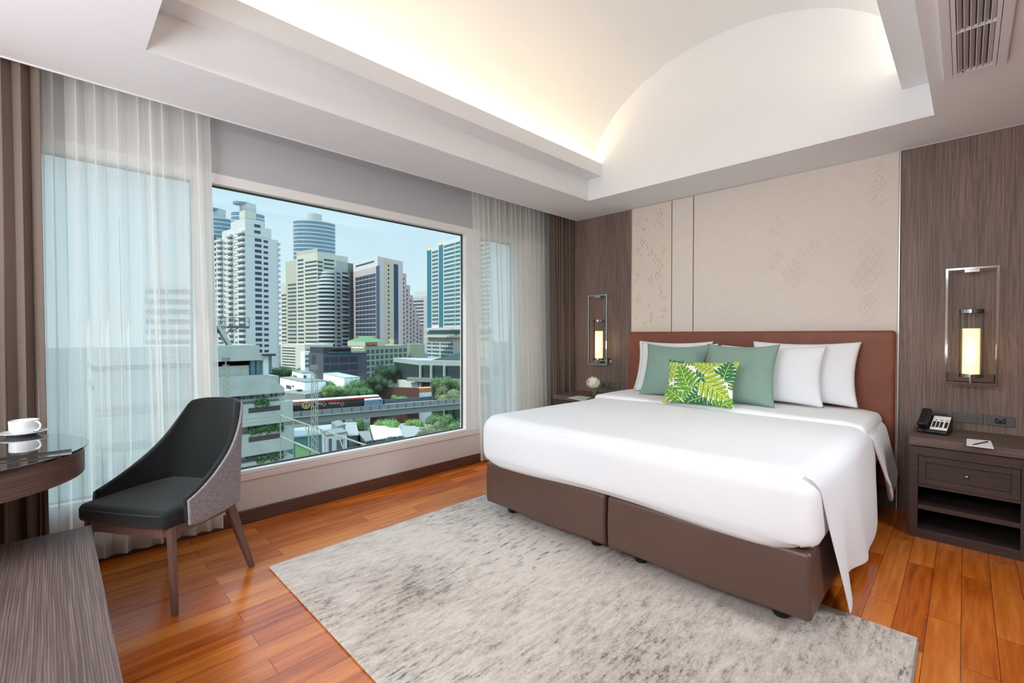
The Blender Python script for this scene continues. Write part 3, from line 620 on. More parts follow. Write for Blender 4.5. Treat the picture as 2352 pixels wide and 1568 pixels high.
# ------------------------------------------------------------------ round desk end with cup, low bench
dk = thing('desk', 'desk with rounded end, dark glass top and brown wood grain apron at the left edge', 'desk', (-2.805, -.367, .010))
def stad(r, n=72):
    return [(r*math.cos(2*math.pi*k/n), r*math.sin(2*math.pi*k/n)) for k in range(n)]
o = MB().prism(stad(.464, 120), .655, .762).build('apron', M['wood_rim'], dk); bev(o, .002)
o = MB().prism(stad(.478, 160), .764, .775).build('glass_top', M['deskglass'], dk, label='dark glass top'); bev(o, .0025, 3)
o = MB().prism(stad(.470, 120), .7615, .7645).build('spacer', M['black'], dk)
o = MB().box((-.30, -.32, -.01), (.30, -.26, .655)).build('leg_panel', M['wood_rim'], dk); bev(o, .002)
e0, e1 = pl(164, 1029, 2, .786), pl(0, 1049, 2, .786); e2, e3 = pl(0, 1064, 2, .786), pl(165, 1044, 2, .786); DO = Vector((-2.805, -.367, 0))
def quadslab(mb, q, z0, z1): return mb.prism([(p.x-DO.x, p.y-DO.y) for p in q], z0, z1)
def lerpq(a, b): return [e0.lerp(e3, a), e1.lerp(e2, a), e1.lerp(e2, b), e0.lerp(e3, b)]
quadslab(MB(), [e0, e1, e2, e3][::-1], .775, .7765).build('cable_slot', M['black'], dk, label='black slot between aluminium strips')
al = MB(); quadslab(al, lerpq(0, .24)[::-1], .776, .779); quadslab(al, lerpq(.76, 1)[::-1], .776, .779); al.build('slot_rail', M['chrome'], dk)
cp = pl(55, 997, 2, .789)
sc = thing('saucer', 'white china saucer under the coffee cup on the desk', 'saucer', (cp.x, cp.y, .7855))
MB().lathe([(0, 0), (.040, 0), (.043, .003), (.072, .012), (.083, .016), (.082, .019), (.070, .0155), (.044, .008), (.036, .005), (0, .005)], n=48).build('dish', M['white'], sc, smooth=True)
cu = thing('coffee_cup', 'white china coffee cup with a round handle standing on the saucer', 'cup', (cp.x, cp.y, .7912))
MB().lathe([(0, 0), (.033, 0), (.034, .005), (.040, .009), (.0485, .017), (.0505, .028), (.0515, .062), (.0510, .066), (.0490, .066), (.0480, .030), (.045, .019), (.034, .011), (0, .010)], n=48).build('bowl', M['white'], cu, smooth=True)
hd = []
for i in range(15):
    a = R(105-210*i/14); hd.append((.0475+.023*math.cos(a)*(1 if a < 0 else 1.05)+.002, 0, .037+.021*math.sin(a)))
h_ = MB().tube(hd, [.0042]*15, 8).build('handle', M['white'], cu, smooth=True); cu.rotation_euler = (0, 0, R(50))
bn = thing('bench', 'low dark wood grain bench top filling the lower left corner in front of the desk', 'bench', (-1.7, -.15, 0))
o = MB().box((-1.02, -.35, .385), (.95, .262, .425)).build('bench_top', M['wood_y'], bn); bev(o, .002)
for x_ in (-1.0, .90): bev(MB().box((x_, -.33, 0), (x_+.03, .235, .385)).build('leg_panel', M['wood_y'], bn), .002)
# ------------------------------------------------------------------ nightstands
def nightstand(cx_, label):
    n = thing('nightstand', label, 'nightstand', (cx_, 3.79, 0), 0, None)
    w = .255; d = .50; zt = .568
    o = MB().box((-w-.004, -.012, .574), (w+.004, d+.012, .622)).build('top', M['wood_y'], n, label='lighter wood grain top slab'); bev(o, .0015)
    c = MB(); c.box((-w, 0, 0), (-w+.040, .022, zt)); c.box((w-.040, 0, 0), (w, .022, zt)); c.box((-w+.04, 0, .512), (w-.04, .022, zt)); c.box((-w+.04, 0, 0), (w-.04, .022, .055)); c.box((-w+.04, 0, .318), (w-.04, .022, .335))
    c.box((-w, .022, 0), (-w+.018, d, zt)); c.box((w-.018, .022, 0), (w, d, zt)); c.box((-w+.018, d-.012, 0), (w-.018, d, zt)); c.box((-w+.018, .022, .04), (w-.018, d-.012, .055)); c.box((-w+.018, .022, zt-.01), (w-.018, d-.012, zt))
    o = c.build('body', M['night'], n); bev(o, .0015)
    o = MB().box((-w+.018, .006, .178), (w-.018, d-.012, .206)).build('shelf', M['night'], n); bev(o, .0015)
    f = MB(); x0, x1, z0, z1 = -w+.042, w-.042, .337, .510; t = .034
    f.box((x0, -.004, z0), (x0+t, .018, z1)); f.box((x1-t, -.004, z0), (x1, .018, z1)); f.box((x0+t, -.004, z0), (x1-t, .018, z0+t)); f.box((x0+t, -.004, z1-t), (x1-t, .018, z1)); f.box((x0+t, .007, z0+t), (x1-t, .018, z1-t))
    dr = f.build('drawer', M['night'], n); bev(dr, .0015)
    MB().lathe([(0, 0), (.005, 0), (.004, .008), (.009, .012), (.010, .016), (.006, .020), (0, .021)], n=20).build('knob', M['chrome'], dr, smooth=True, label='small bronze knob').matrix_local = Matrix.Translation((0, .007, .4235)) @ Matrix.Rotation(R(90), 4, 'X')
    return n
n1 = nightstand(.015, 'dark wood nightstand with one drawer and open shelf, right of the bed')
n2 = copy_tree(n1, (-2.875, 3.79, 0), None, 'wood nightstand half hidden behind the bed, in the corner by the curtain')
# ------------------------------------------------------------------ wall lamps
def sconce(cx_, ps, label, gx=0):
    s_ = thing('wall_lamp', label, 'wall lamp', (cx_, 4.2, 0), 0, None)
    w = .117; z0, z1 = .940, 1.692; b = MB(); q = .0065
    for a, c in (((-w, z0), (-w, z1)), ((w, z0), (w, z1)), ((-w, z0), (w, z0)), ((-w, z1), (w, z1))): (b.box((a[0]-q, -.010, z0-q), (a[0]+q, .010, z1+q)) if a[0] == c[0] else b.box((-w+q, -.010, a[1]-q), (w-q, .010, a[1]+q)))
    bev(b.build('frame', M['chrome'], s_), .001)
    b = MB().box((-.035, -.006, z1-.026), (.035, .006, z1-.006)); b.box((-.006, .0, z1-.022), (.006, .108, z1-.012)); bev(b.build('top_clip', M['chrome'], s_), .001)
    b = MB().box((-w, .098, .945), (w, .109, 1.005)); b.box((gx-.012, .0, .957), (gx+.012, .1, .972)); b.tube([(gx, 0, z0), (gx, 0, .986)], .009, 16)
    bev(b.build('wall_bracket', M['chrome'], s_), .001)
    MB().lathe([(0, .986), (.059, .986), (.060, .990), (.060, 1.006), (.057, 1.008), (0, 1.008)], (gx, 0, 0), 40).build('lower_ring', M['chrome'], s_, smooth=False)
    MB().lathe([(.0560, 1.402), (.0605, 1.402), (.0605, 1.424), (.0560, 1.426)], (gx, 0, 0), 40, close=True).build('upper_ring', M['chrome'], s_)
    MB().lathe([(.0575, 1.0085), (.0575, 1.402), (.0555, 1.402), (.0555, 1.0085)], (gx, 0, 0), 48, close=True).build('glass_cylinder', M['glass'], s_, smooth=False)
    MB().lathe([(0, 1.009), (.042, 1.009), (.042, 1.302), (.039, 1.302), (.039, 1.27), (0, 1.27)], (gx, 0, 0), 40).build('frosted_tube', M['glow'], s_, smooth=False, label='glowing frosted candle tube')
    light('lamp_glow', 'POINT', (cx_+gx, 4.08, 1.15), 1.1, (1, .74, .42), shadow_soft_size=.05)
    return s_
sconce(.028, 0, 'framed wall lamp with glowing candle tube on the right, above the switches', 0)
sconce(-2.852, 0, 'framed wall lamp with glowing candle tube on the left, by the curtain corner', .018)
# ------------------------------------------------------------------ switch plates
def plate(x0, x1, z0, z1, label, kind):
    t = thing('switch_plate', label, 'wall switch', ((x0+x1)/2, YB, (z0+z1)/2)); w, h = (x1-x0)/2, (z1-z0)/2
    bev(MB().box((-w, -.010, -h), (w, -.0005, h)).build('plate', M['plate'], t), .002)
    if kind == 'two':
        for c in (-.023, .023):
            bev(MB().box((c-.013, -.014, -.014), (c+.013, -.0095, .013)).build('rocker', M['plate'], t), .001); MB().box((c-.010, -.0146, .008), (c+.010, -.0138, .010)).build('indicator', M['platedark'], t)
    elif kind == 'wide':
        bev(MB().box((-w*.55, -.0135, -.018), (w*.55, -.0095, .016)).build('cover', M['platedark'], t), .001)
    elif kind == 'socket':
        so_ = bev(MB().box((-.024, -.013, -.016), (.024, -.0095, .016)).build('socket', M['black'], t), .001)
        m_ = MB(); m_.box((-.012, -.0136, .010), (.012, -.0128, .0115))
        for a in (-.015, .013): m_.box((a, -.0136, -.004), (a+.002, -.0128, .003))
        m_.build('marking', M['paper'], so_)
    else:
        bev(MB().box((-.016, -.013, -.014), (.016, -.0095, .014)).build('button', M['platedark'] if kind == 'dark' else M['plate'], t), .001)
plate(-.180, -.053, .671, .739, 'grey wall plate partly hidden behind the telephone', 'wide')
plate(-.038, .090, .673, .738, 'grey wall plate with two rocker switches, between its two neighbours over the nightstand', 'two')
plate(.103, .230, .671, .737, 'grey wall plate with a black socket, at the right edge of the photo', 'socket')
plate(-2.900, -2.775, .672, .742, 'grey wall plate with dark button, partly behind the white flowers', 'dark')
plate(-2.763, -2.632, .672, .744, 'grey wall plate nearest the left side of the headboard', 'plain')
# ------------------------------------------------------------------ telephone, notepad, pen
ZN = .6225
ph = thing('telephone', 'black desk telephone with white keypad card on the right nightstand', 'telephone', (-.135, 4.075, ZN), R(-8))
PM = Matrix.Rotation(R(28), 4, 'X')
b = MB().add([(-.075, -.085, 0), (.075, -.085, 0), (.075, .085, 0), (-.075, .085, 0), (-.075, -.085, .022), (.075, -.085, .022), (.075, .07, .105), (-.075, .07, .105)],
             ((3,2,1,0),(4,5,6,7),(0,1,5,4),(1,2,6,5),(2,3,7,6),(3,0,4,7))); bev(b.build('base', M['black'], ph), .008, 3)
TF = Matrix.Translation((0, -.085, .022)) @ Matrix.Rotation(math.atan2(.083, .155), 4, 'X')
def on(mb, name, m, parent, w=.002): o = mb.build(name, m, parent); o.matrix_local = TF; bev(o, w, 2) if w else None; return o
hs = MB().rbox((-.073, -.002, .012), (-.022, .178, .042), .012, 4, 6, lambda p: Vector((p.x, p.y, p.z+.010*(2*(p.y-.088)/.18)**2))); o = hs.build('handset', M['black'], ph, smooth=True); o.matrix_local = TF
fp = on(MB().box((-.012, .010, .001), (.070, .160, .004)), 'keypad_card', M['paper'], ph, 0)
kb = MB()
for i in range(3):
    for j in range(4): kb.box((-.006+i*.018, .036+j*.016, .004), (.007+i*.018, .048+j*.016, .0065))
for i, y_ in ((0, .112), (1, .108), (2, .104)):
    kb.box((.0+i*.026, .112, .004), (.010+i*.026, .118, .0055))
kb.box((.052, .036, .004), (.066, .096, .0065)); o = kb.build('keys', M['black'], fp)
cp_ = []
for i in range(200):
    t = i/199; c = Vector((-.060+.125*t, -.100+.012*math.sin(t*3), .030-.022*min(1, t*3)+.0)); a = t*2*math.pi*26; cp_.append(c+Vector((0, .0045*math.cos(a), .0045*math.sin(a))))
MB().tube(cp_, .0014, 5).build('coiled_cord', M['black'], ph, smooth=True)
q = [pl(a, b_, 2, ZN) for a, b_ in ((2220, 1023), (2283, 1031), (2276, 1013), (2220, 1008))]
npd = MB().prism([(p.x, p.y) for p in q], ZN, ZN+.003).build('notepad', M['paper']); tag(npd, 'sheet of white note paper under the pen on the right nightstand', 'notepad')
a, b = pl(2234, 1021, 2, ZN+.006), pl(2268, 1014, 2, ZN+.006)
pn = MB().tube([a, a+(b-a)*.08, b], [.001, .0032, .0035], 10).build('pen', M['black'], smooth=False); tag(pn, 'black pen lying across the white note paper', 'pen')
# ------------------------------------------------------------------ flowers and leaflet on the far nightstand
vp = pl(1365, 911, 2, ZN)
vs_ = thing('vase', 'small clear glass jar vase on the left nightstand holding the flowers', 'vase', (vp.x, vp.y, ZN))
MB().lathe([(0, 0), (.030, 0), (.035, .006), (.037, .015), (.037, .080), (.033, .090), (.033, .102), (.030, .102), (.030, .088), (.034, .078), (.034, .016), (.028, .008), (0, .008)], n=32).build('jar', M['glass'], vs_, smooth=True)
fl = thing('flower_bunch', 'bunch of cream white hydrangea blossoms standing in the glass vase', 'flowers', (vp.x-.012, vp.y, ZN+.009))
stm = MB()
for i in range(6):
    a = i*1.05; stm.tube([(.012+.020*math.cos(a), .020*math.sin(a), .002), (.012+.008*math.cos(a+2), .008*math.sin(a+2), .08), (.02*math.cos(a+2.5), .02*math.sin(a+2.5), .125)], .0022, 6)
stm.build('stems', M['stem'], fl, smooth=True)
hd_ = MB(); rnd = random.Random(2)
for i in range(230):
    th = math.acos(1-1.75*rnd.random()); fi = rnd.uniform(0, 2*math.pi); n = Vector((math.sin(th)*math.cos(fi), math.sin(th)*math.sin(fi), math.cos(th))); rad = .060+rnd.uniform(-.006, .008)*1.3; c = n*rad; c.z = c.z*.85+.135
    tx = n.orthogonal().normalized(); ty = n.cross(tx); rot = rnd.uniform(0, 6)
    for k in range(4):
        a = rot+k*math.pi/2; d = tx*math.cos(a)+ty*math.sin(a); e_ = tx*-math.sin(a)+ty*math.cos(a); r_ = .013
        hd_.add([c, c+d*r_*.6+e_*r_*.5+n*.002, c+d*r_*1.1+n*.004, c+d*r_*.6-e_*r_*.5+n*.002], ((0, 1, 2, 3),))
hd_.build('blossom', M['petal'], fl)
MB().lathe([(0, -.05), (.03, -.045), (.05, -.01), (.052, .02), (.035, .045), (0, .05)], (0, 0, .135), 20).build('blossom_core', M['petal'], fl, smooth=True)
q = [pl(a, b_, 2, ZN+.004) for a, b_ in ((1303, 913), (1338, 920), (1358, 912), (1330, 908))]
lf = MB().prism([(p.x, p.y) for p in q], ZN, ZN+.004).build('leaflet', mat('leaflet cover', (198, 204, 200), .5, var=.25, vscale=60)); tag(lf, 'pale printed leaflet lying on the left nightstand in front of the vase', 'leaflet')
# ------------------------------------------------------------------ ceiling air vent
av = thing('air_vent', 'white rectangular air conditioning grille set in the ceiling', 'air vent', (.019, 2.70, ZC-.001))
w, y0, y1 = .112, -.62, .562
f = MB()
def fr(mb, w0, w1, a0, a1, zz0, zz1):               # ring between half width w0 (inner) and w1
    d = w1-w0; mb.box((-w1, a0, zz0), (-w0, a1, zz1)); mb.box((w0, a0, zz0), (w1, a1, zz1)); mb.box((-w0, a0, zz0), (w0, a0+d, zz1)); mb.box((-w0, a1-d, zz0), (w0, a1, zz1))
fr(f, .076, w, y0, y1, -.016, 0); bev(f.build('outer_frame', M['plastic_w'], av), .004)
f = MB(); fr(f, .060, .074, y0+.036, y1-.036, -.018, -.001); f.box((-.060, .075, -.018), (.060, .083, -.004)); f.box((-.060, -.30, -.018), (.060, -.292, -.004)); bev(f.build('inner_frame', M['plastic_w'], av), .001)
slm = None
for i in range(6):
    xx = -.050+i*.020
    Mx = Matrix.Translation((xx, 0, -.011)) @ Matrix.Rotation(R(40), 4, 'Y')
    o = MB().box((-.0012, y0+.05, -.009), (.0012, y1-.05, .011), Mx).build('slat', M['plastic_w'], av)
MB().box((-.074, y0+.037, -.0012), (.074, y1-.037, -.0004)).build('dark_backing', M['platedark'], av)
MB().lathe([(0, -.018), (.004, -.018), (.004, -.012), (0, -.012)], (-.040, y1-.056, 0), 12).build('screw', M['chrome'], av)
# ------------------------------------------------------------------ the city outside
ZG = -29.0
st('ground', MB().box((-1500, -600, ZG-1), (-8, 1500, ZG)), mat('city ground', (96, 100, 94), .95, var=.2, vscale=.05))
for k, c in dict(bw=(208, 204, 198), bw2=(190, 188, 186), cream=(206, 199, 180), cream2=(190, 183, 162), win=(58, 72, 86), win2=(70, 84, 92), glassb=(108, 140, 156), pink=(196, 172, 168), pink2=(208, 188, 182), tan=(206, 182, 156), navy=(34, 66, 92), teal=(46, 112, 124), dglass=(46, 60, 58), slot=(72, 64, 62), olive=(150, 154, 128), grey=(168, 168, 164), grey2=(118, 118, 116),  # dglass: pavilion glass, shade put into its colour by darkening it
                 char=(62, 62, 68), char2=(86, 86, 92), roofg=(96, 132, 84), conc=(166, 166, 160), conc2=(136, 136, 130), rust=(98, 62, 56), orange=(214, 128, 78), metal=(148, 150, 132), greenw=(94, 138, 90), white=(244, 244, 240), rgrey=(132, 130, 122), tinr=(170, 168, 160), rail=(84, 92, 98), tnavy=(110, 128, 146), train=(44, 34, 34), red=(178, 44, 44), gold=(190, 166, 104), glassd=(70, 116, 122)).items():
    M['c_'+k] = mat('city '+k, c, .7 if k not in ('win', 'navy', 'teal', 'glassb', 'win2', 'glassd') else .25, spec=.3 if k not in ('teal', 'navy', 'glassb', 'glassd') else .6)
M['c_tin'] = mat('corrugated roof', (166, 164, 156), .7, var=.15, vscale=.5)
def g2(u, D): p = PT(u, 769, D); return Vector((p.x, p.y))
def perp(Bp, Ap, uc):                                  # far corner on pixel column uc so that the corner at B is square
    r = ray(uc, 769); r = Vector((r.x, r.y)); d = Ap-Bp; t = (Bp.dot(d))/(r.dot(d)); return r*t
class Face:                                            # a vertical face between two ground points; places boxes by pixel column
    def __init__(s, P, Q): s.P, s.Q = P, Q; s.L = (Q-P).length; s.d = (Q-P).normalized(); n = Vector((s.d.y, -s.d.x)); s.n = n if n.dot(-P) > 0 else -n
    def at(s, u):
        r = ray(u, 769); r = Vector((r.x, r.y)); a, b, c, d = s.d.x, -r.x, s.d.y, -r.y; det = a*d-b*c; return ((-s.P.x)*d-b*(-s.P.y))/det
    def box(s, mb, t0, t1, z0, z1, out=.15, back=.05):
        p0, p1 = s.P+s.d*t0, s.P+s.d*t1; pts = [p0-s.n*back, p1-s.n*back, p1+s.n*out, p0+s.n*out]
        if (pts[1]-pts[0]).cross(pts[2]-pts[1]) < 0: pts = pts[::-1]
        return mb.prism([tuple(p) for p in pts], z0, z1)
def ub(face, u0, u1): return sorted((face.at(u0), face.at(u1)))
def topo(face, u, v):                                  # height seen at pixel (u, v) on the face
    t = face.at(u); p = face.P+face.d*t; D = Vector((p.x, p.y, 0)).dot(Vector((FW.x, FW.y, 0))); return zat(v, D)
def block(mb, A_, B_, C_, z1, z0=ZG):
    D_ = A_+C_-B_; pts = [tuple(A_), tuple(B_), tuple(C_), tuple(D_)]
    if (B_-A_).cross(C_-B_) < 0: pts = pts[::-1]
    return mb.prism(pts, z0, z1)
def rows(name, parent, face, u0, u1, ztop_, step, n, hgt, m, out=.12, label=None, zoff=0):
    t0, t1 = ub(face, u0, u1); first = face.box(MB(), t0, t1, ztop_-hgt, ztop_, out).build(name, m, parent)
    for i in range(1, n): copy_part(first, parent, -i*step)
    return first
# 1 white tower with balconies
tw = thing('apartment_tower', 'tall white apartment tower with stacked balconies, leftmost through the clear window', 'building', (0, 0, 0))
Bp = g2(565, 240); Ap = g2(498, 262); Cp = perp(Bp, Ap, 641)
fl_, fr_ = Face(Bp, Ap), Face(Bp, Cp)
zt = topo(fr_, 566, 501); b = MB(); block(b, Ap, Bp, Cp, zt-9)
# stepped crown: follow the roof line with narrower blocks
def sub(face_a, face_b, ua, uc, z1, z0):
    ta, tc_ = face_a.at(ua), face_b.at(uc); mbx = MB(); P0 = face_a.P
    return block(mbx, P0+face_a.d*ta, P0, P0+face_b.d*tc_, z1, z0)
b.build('tower_body', M['c_bw'], tw)
sub(fl_, fr_, 512, 625, zt-3.5, zt-9.2).build('upper_storeys', M['c_bw'], tw); sub(fl_, fr_, 532, 608, zt, zt-3.6).build('top_storey', M['c_bw'], tw); sub(fl_, fr_, 552, 590, zt+4, zt-.2).build('penthouse', M['c_cream'], tw)
stp = 2.97
rows('window', tw, fr_, 587, 602, zt-9.8, stp, 24, 1.6, M['c_win']); rows('small_window', tw, fr_, 607, 617, zt-10.1, stp, 24, 1.3, M['c_win'])
rows('top_window', tw, fr_, 586, 600, zt-2.4, 3.2, 2, 1.5, M['c_win'])
for u0, u1, k in ((549, 564, 0), (526, 536, 0), (502, 513, 1.2)):
    rows('balcony_recess', tw, fl_, u0, u1, zt-8.2-k, stp, 25, 1.7, M['c_win'], .05); rows('balcony', tw, fl_, u0-1, u1+1, zt-6.6-k, stp, 26, 1.25, M['c_bw'], 1.5)
for u0, u1, k in ((540, 546, 0), (516, 523, .8)): rows('side_window', tw, fl_, u0, u1, zt-8.6-k, stp, 24, 1.5, M['c_grey2'], .08)
fb = Face(Cp, Cp+(Ap-Bp)); rows('end_balcony', tw, fr_, 640, 644, zt-10.5, stp, 25, 1.3, M['c_bw2'], .9)
tw.location.z = 0
# 2 blue round towers
def round_tower(u, w, D, vtop, label, sq=.62, nband=14, capw=.36, flare=0):
    t = thing('office_tower', label, 'building'); c = g2(u, D); r = w/2*D/F; z1 = zat(vtop, D)
    ang = math.atan2(c.y, c.x)+math.pi/2
    def ring(rr): return [(c.x+rr*math.cos(a)*math.cos(ang)-rr*sq*math.sin(a)*math.sin(ang), c.y+rr*math.cos(a)*math.sin(ang)+rr*sq*math.sin(a)*math.cos(ang)) for a in [2*math.pi*k/40 for k in range(40)]]
    MB().prism(ring(r), ZG, z1).build('tower_body', M['c_glassb'], t)
    f = MB().prism(ring(r*1.02), z1-1.0, z1).build('floor_band', M['c_bw'], t); z_ = z1
    for i in range(1, nband): copy_part(f, t, -i*3.9)
    MB().prism(ring(r*capw), z1, z1+9).build('crown', M['c_bw2'], t)
    if flare:
        mb = MB(); p = [Vector((q[0], q[1])) for q in ring(r*flare)]; off = Vector((math.cos(ang), math.sin(ang)))*-r*.35
        mb.prism([tuple(q-off) for q in p], z1+7.4, z1+9.6).build('dish_canopy', M['c_glassb'], t)
    return t
round_tower(724, 88, 470, 513, 'round blue glass tower with a boxy crown behind the cream tower', capw=.36, flare=0, nband=12)
round_tower(572, 66, 420, 492, 'round blue glass tower peeping over the white apartment tower', capw=.5, flare=.55, nband=8)
round_tower(507, 60, 440, 504, 'round blue glass tower at the left edge beside the sheer curtain', capw=.4, flare=.45, nband=20)
# 3 cream stepped tower with ribbon windows
cr = thing('hotel_tower', 'broad cream tower with ribbon windows and a stepped left side, below the blue round tower', 'building')
Ac, Bc = g2(646, 400), g2(730, 372); Cc = g2(800, 392); f1, f2 = Face(Ac, Bc), Face(Bc, Cc)
z1 = topo(f1, 700, 585)
deep = Vector((ray(720, 769).x, ray(720, 769).y)).normalized()*26
def slab(mb, P, Q, z1, z0=ZG): pts = [P, Q, Q+deep, P+deep]; pts = pts[::-1] if (Q-P).cross(deep) < 0 else pts; return mb.prism([tuple(p) for p in pts], z0, z1)
pa = Ac+f1.d*f1.at(682); pb = Ac+f1.d*f1.at(657)
slab(MB(), pa, Bc, z1).build('tower_body', M['c_cream'], cr); slab(MB(), Bc, Cc, z1+.01).build('right_wing', M['c_cream'], cr)
slab(MB(), pb, pa, topo(f1, 665, 600)).build('upper_step', M['c_cream2'], cr); slab(MB(), Ac, pb, topo(f1, 650, 650)).build('lower_step', M['c_cream'], cr)
slab(MB(), pa, Bc, z1+3.4, z1).build('roof_band', M['c_cream2'], cr)
for (fc, a, b_, zz, n) in ((f1, 685, 698, 596, 22), (f1, 702, 729, 600, 22), (f2, 731, 742, 600, 22), (f2, 745, 768, 596, 22), (f1, 662, 681, 652, 17), (f1, 648, 658, 676, 14)):
    rows('ribbon_window', cr, fc, a, b_, topo(fc, (a+b_)/2, zz), 3.28, n, 1.35, M['c_win2'])
# 4 white cylinder tower and grey slab
cy = thing('apartment_tower', 'white cylindrical balcony tower with a domed top joined to a grey slab block', 'building')
c = g2(757, 330); r = 28*330/F; zd = zat(668, 330)
MB().lathe([(0, ZG), (r*.86, ZG), (r*.86, zd), (r*.70, zd+7), (r*.45, zd+13), (0, zd+14)], (c.x, c.y, 0), 36).build('core', M['c_win2'], cy)
f = MB().lathe([(0, 0), (r, 0), (r, 1.25), (r*.8, 1.25)], (c.x, c.y, zd-1.2), 36).build('balcony_ring', M['c_bw'], cy)
for i in range(1, 24): copy_part(f, cy, -i*2.86)
for i, k in enumerate((.97, .90, .80, .68, .52)): MB().lathe([(0, 0), (r*k, 0), (r*k*.96, 1.5), (0, 1.6)], (c.x, c.y, zd+1.5+i*2.7), 36).build('dome_ring', M['c_bw2'], cy)
Pa, Pb = g2(769, 322), g2(800, 335); Pc = g2(818, 340); fa, fb2 = Face(Pa, Pb), Face(Pb, Pc); zz = topo(fa, 785, 616)
deep = Vector((ray(800, 769).x, ray(800, 769).y)).normalized()*9
slab(MB(), Pa, Pb, zz).build('slab_front', M['c_grey'], cy); slab(MB(), Pb, Pc, topo(fb2, 808, 605)).build('slab_side', M['c_grey2'], cy); slab(MB(), Pa+fa.d*2, Pb, zz+5, zz).build('roof_block', M['c_grey'], cy)
rows('window', cy, fa, 774, 782, zz-3.5, 2.86, 24, 1.3, M['c_win']); rows('balcony', cy, fa, 786, 800, zz-4.2, 5.72, 12, 1.5, M['c_bw2'], 1.2); rows('balcony_recess', cy, fa, 787, 799, zz-2.6, 2.86, 24, 1.4, M['c_win'])
rows('side_window', cy, fb2, 806, 814, topo(fb2, 810, 625), 2.86, 24, 1.3, M['c_char2'])
# 5 pink tower
pk = thing('hotel_tower', 'pink stone hotel tower with navy glass strips and stepped right side', 'building')
Qa, Qb = g2(812, 330), g2(868, 300); Qc = g2(926, 322); fa, fb2 = Face(Qa, Qb), Face(Qb, Qc); zt = topo(fb2, 893, 594)
deep = Vector((ray(870, 769).x, ray(870, 769).y)).normalized()*24
slab(MB(), Qa, Qb, topo(fa, 840, 618)).build('glazed_wing', M['c_pink'], pk); slab(MB(), Qa, Qb, zt, topo(fa, 840, 618)).build('roof_parapet', M['c_bw'], pk); slab(MB(), Qb, Qc, zt).build('stone_wing', M['c_pink2'], pk)
fa.box(MB(), *ub(fa, 818, 860), topo(fa, 830, 607)-1, topo(fa, 830, 607)).build('parapet_slot', M['c_win'], pk)
for j in range(6): rows('guest_window', pk, fa, 817.3+j*7.8, 824.4+j*7.8, topo(fa, 840, 633), 3.0, 16, 2.35, M['c_win'])
fa.box(MB(), *ub(fa, 865.5, 872), ZG, topo(fa, 868, 611), .3).build('glass_strip', M['c_navy'], pk)
fb2.box(MB(), *ub(fb2, 905, 914.5), ZG, topo(fb2, 909, 607), .2).build('glass_strip', M['c_navy'], pk)
fb2.box(MB(), *ub(fb2, 884, 902), ZG, zt-.5, .12).build('tan_panel', M['c_tan'], pk)
rows('square_window', pk, fb2, 891, 894, topo(fb2, 892, 608), 2.86, 23, 1.3, M['c_win'], .2)
prev = Qc; 
for k, (ua, ub_, v) in enumerate(((926, 934, 628), (934, 942, 655), (942, 949, 678), (949, 957, 703), (957, 965, 726), (965, 973, 748))):
    P, Q = g2(ua, 322+k*5), g2(ub_, 326+k*5); fk = Face(P, Q); slab(MB(), P, Q, topo(fk, (ua+ub_)/2, v)).build('stepped_bay', M['c_pink'], pk)
    rows('bay_window', pk, fk, ua+.5, ua+2.2, topo(fk, ua+1, v+10), 3.0, max(3, int((815-v)/9.3)), 1.5, M['c_win'], .2)
# 6 teal glass tower
te = thing('office_tower', 'white and teal glass tower at the right edge of the clear window', 'building')
Ta, Tb = g2(977, 408), g2(982, 400); Tc = g2(1130, 330); fc = Face(Tb, Tc)
deep = Vector((ray(990, 769).x, ray(990, 769).y)).normalized()*30; t1, t2 = fc.at(1008), fc.at(1130)
zl, zr = topo(fc, 990, 572), topo(fc, 1040, 550)
slab(MB(), Tb, Tb+fc.d*t1, zl).build('left_wing', M['c_bw'], te); slab(MB(), Tb+fc.d*t1, Tc, zr).build('right_wing', M['c_bw'], te)
fc.box(MB(), 0, fc.at(991), topo(fc, 985, 757), zl-1, .3).build('glass_strip', M['c_teal'], te); fc.box(MB(), *ub(fc, 1009, 1018), topo(fc, 1013, 757), zr-2, .3).build('glass_strip', M['c_teal'], te)
slab(MB(), Tb-fc.d*1, Tb+fc.d*fc.at(990), zl+5, zl).build('roof_turret', M['c_cream'], te); slab(MB(), Tb+fc.d*t1, Tb+fc.d*fc.at(1022), zr+4, zr).build('roof_turret', M['c_cream'], te)
rows('ribbon_window', te, fc, 993, 1007, zl-2.6, 3.38, 19, 2.0, M['c_glassd']); rows('ribbon_window', te, fc, 1020, 1125, zr-3.2, 3.38, 22, 2.0, M['c_glassd'])
for u_ in (1046, 1059, 1073, 1090): fc.box(MB(), fc.at(u_), fc.at(u_)+.5, topo(fc, 1046, 757), zr-2.6, .35).build('pilaster', M['c_bw'], te)
zs = topo(fc, 1030, 757); fc.box(MB(), fc.at(985), fc.at(1128), zs, zs+1.8, 3).build('podium_slab', M['c_bw'], te); fc.box(MB(), 0, fc.at(1128), zs-6.3, zs-4.6, 3.4).build('podium_slab', M['c_cream'], te)
fc.box(MB(), 0, fc.at(1128), zs-3.8, zs-1.2, .4).build('podium_glazing', M['c_teal'], te); fc.box(MB(), fc.at(1044), fc.at(1128), ZG, zs-6.4, 1.5).build('blank_wall', M['c_cream'], te)
rows('podium_window', te, fc, 981, 991, zs-11, 3.3, 6, 1.6, M['c_glassd']); rows('podium_window', te, fc, 993, 1009, zs-11, 3.3, 6, 1.6, M['c_glassd']); rows('podium_window', te, fc, 1012, 1041, zs-11, 3.3, 6, 1.6, M['c_glassd'])
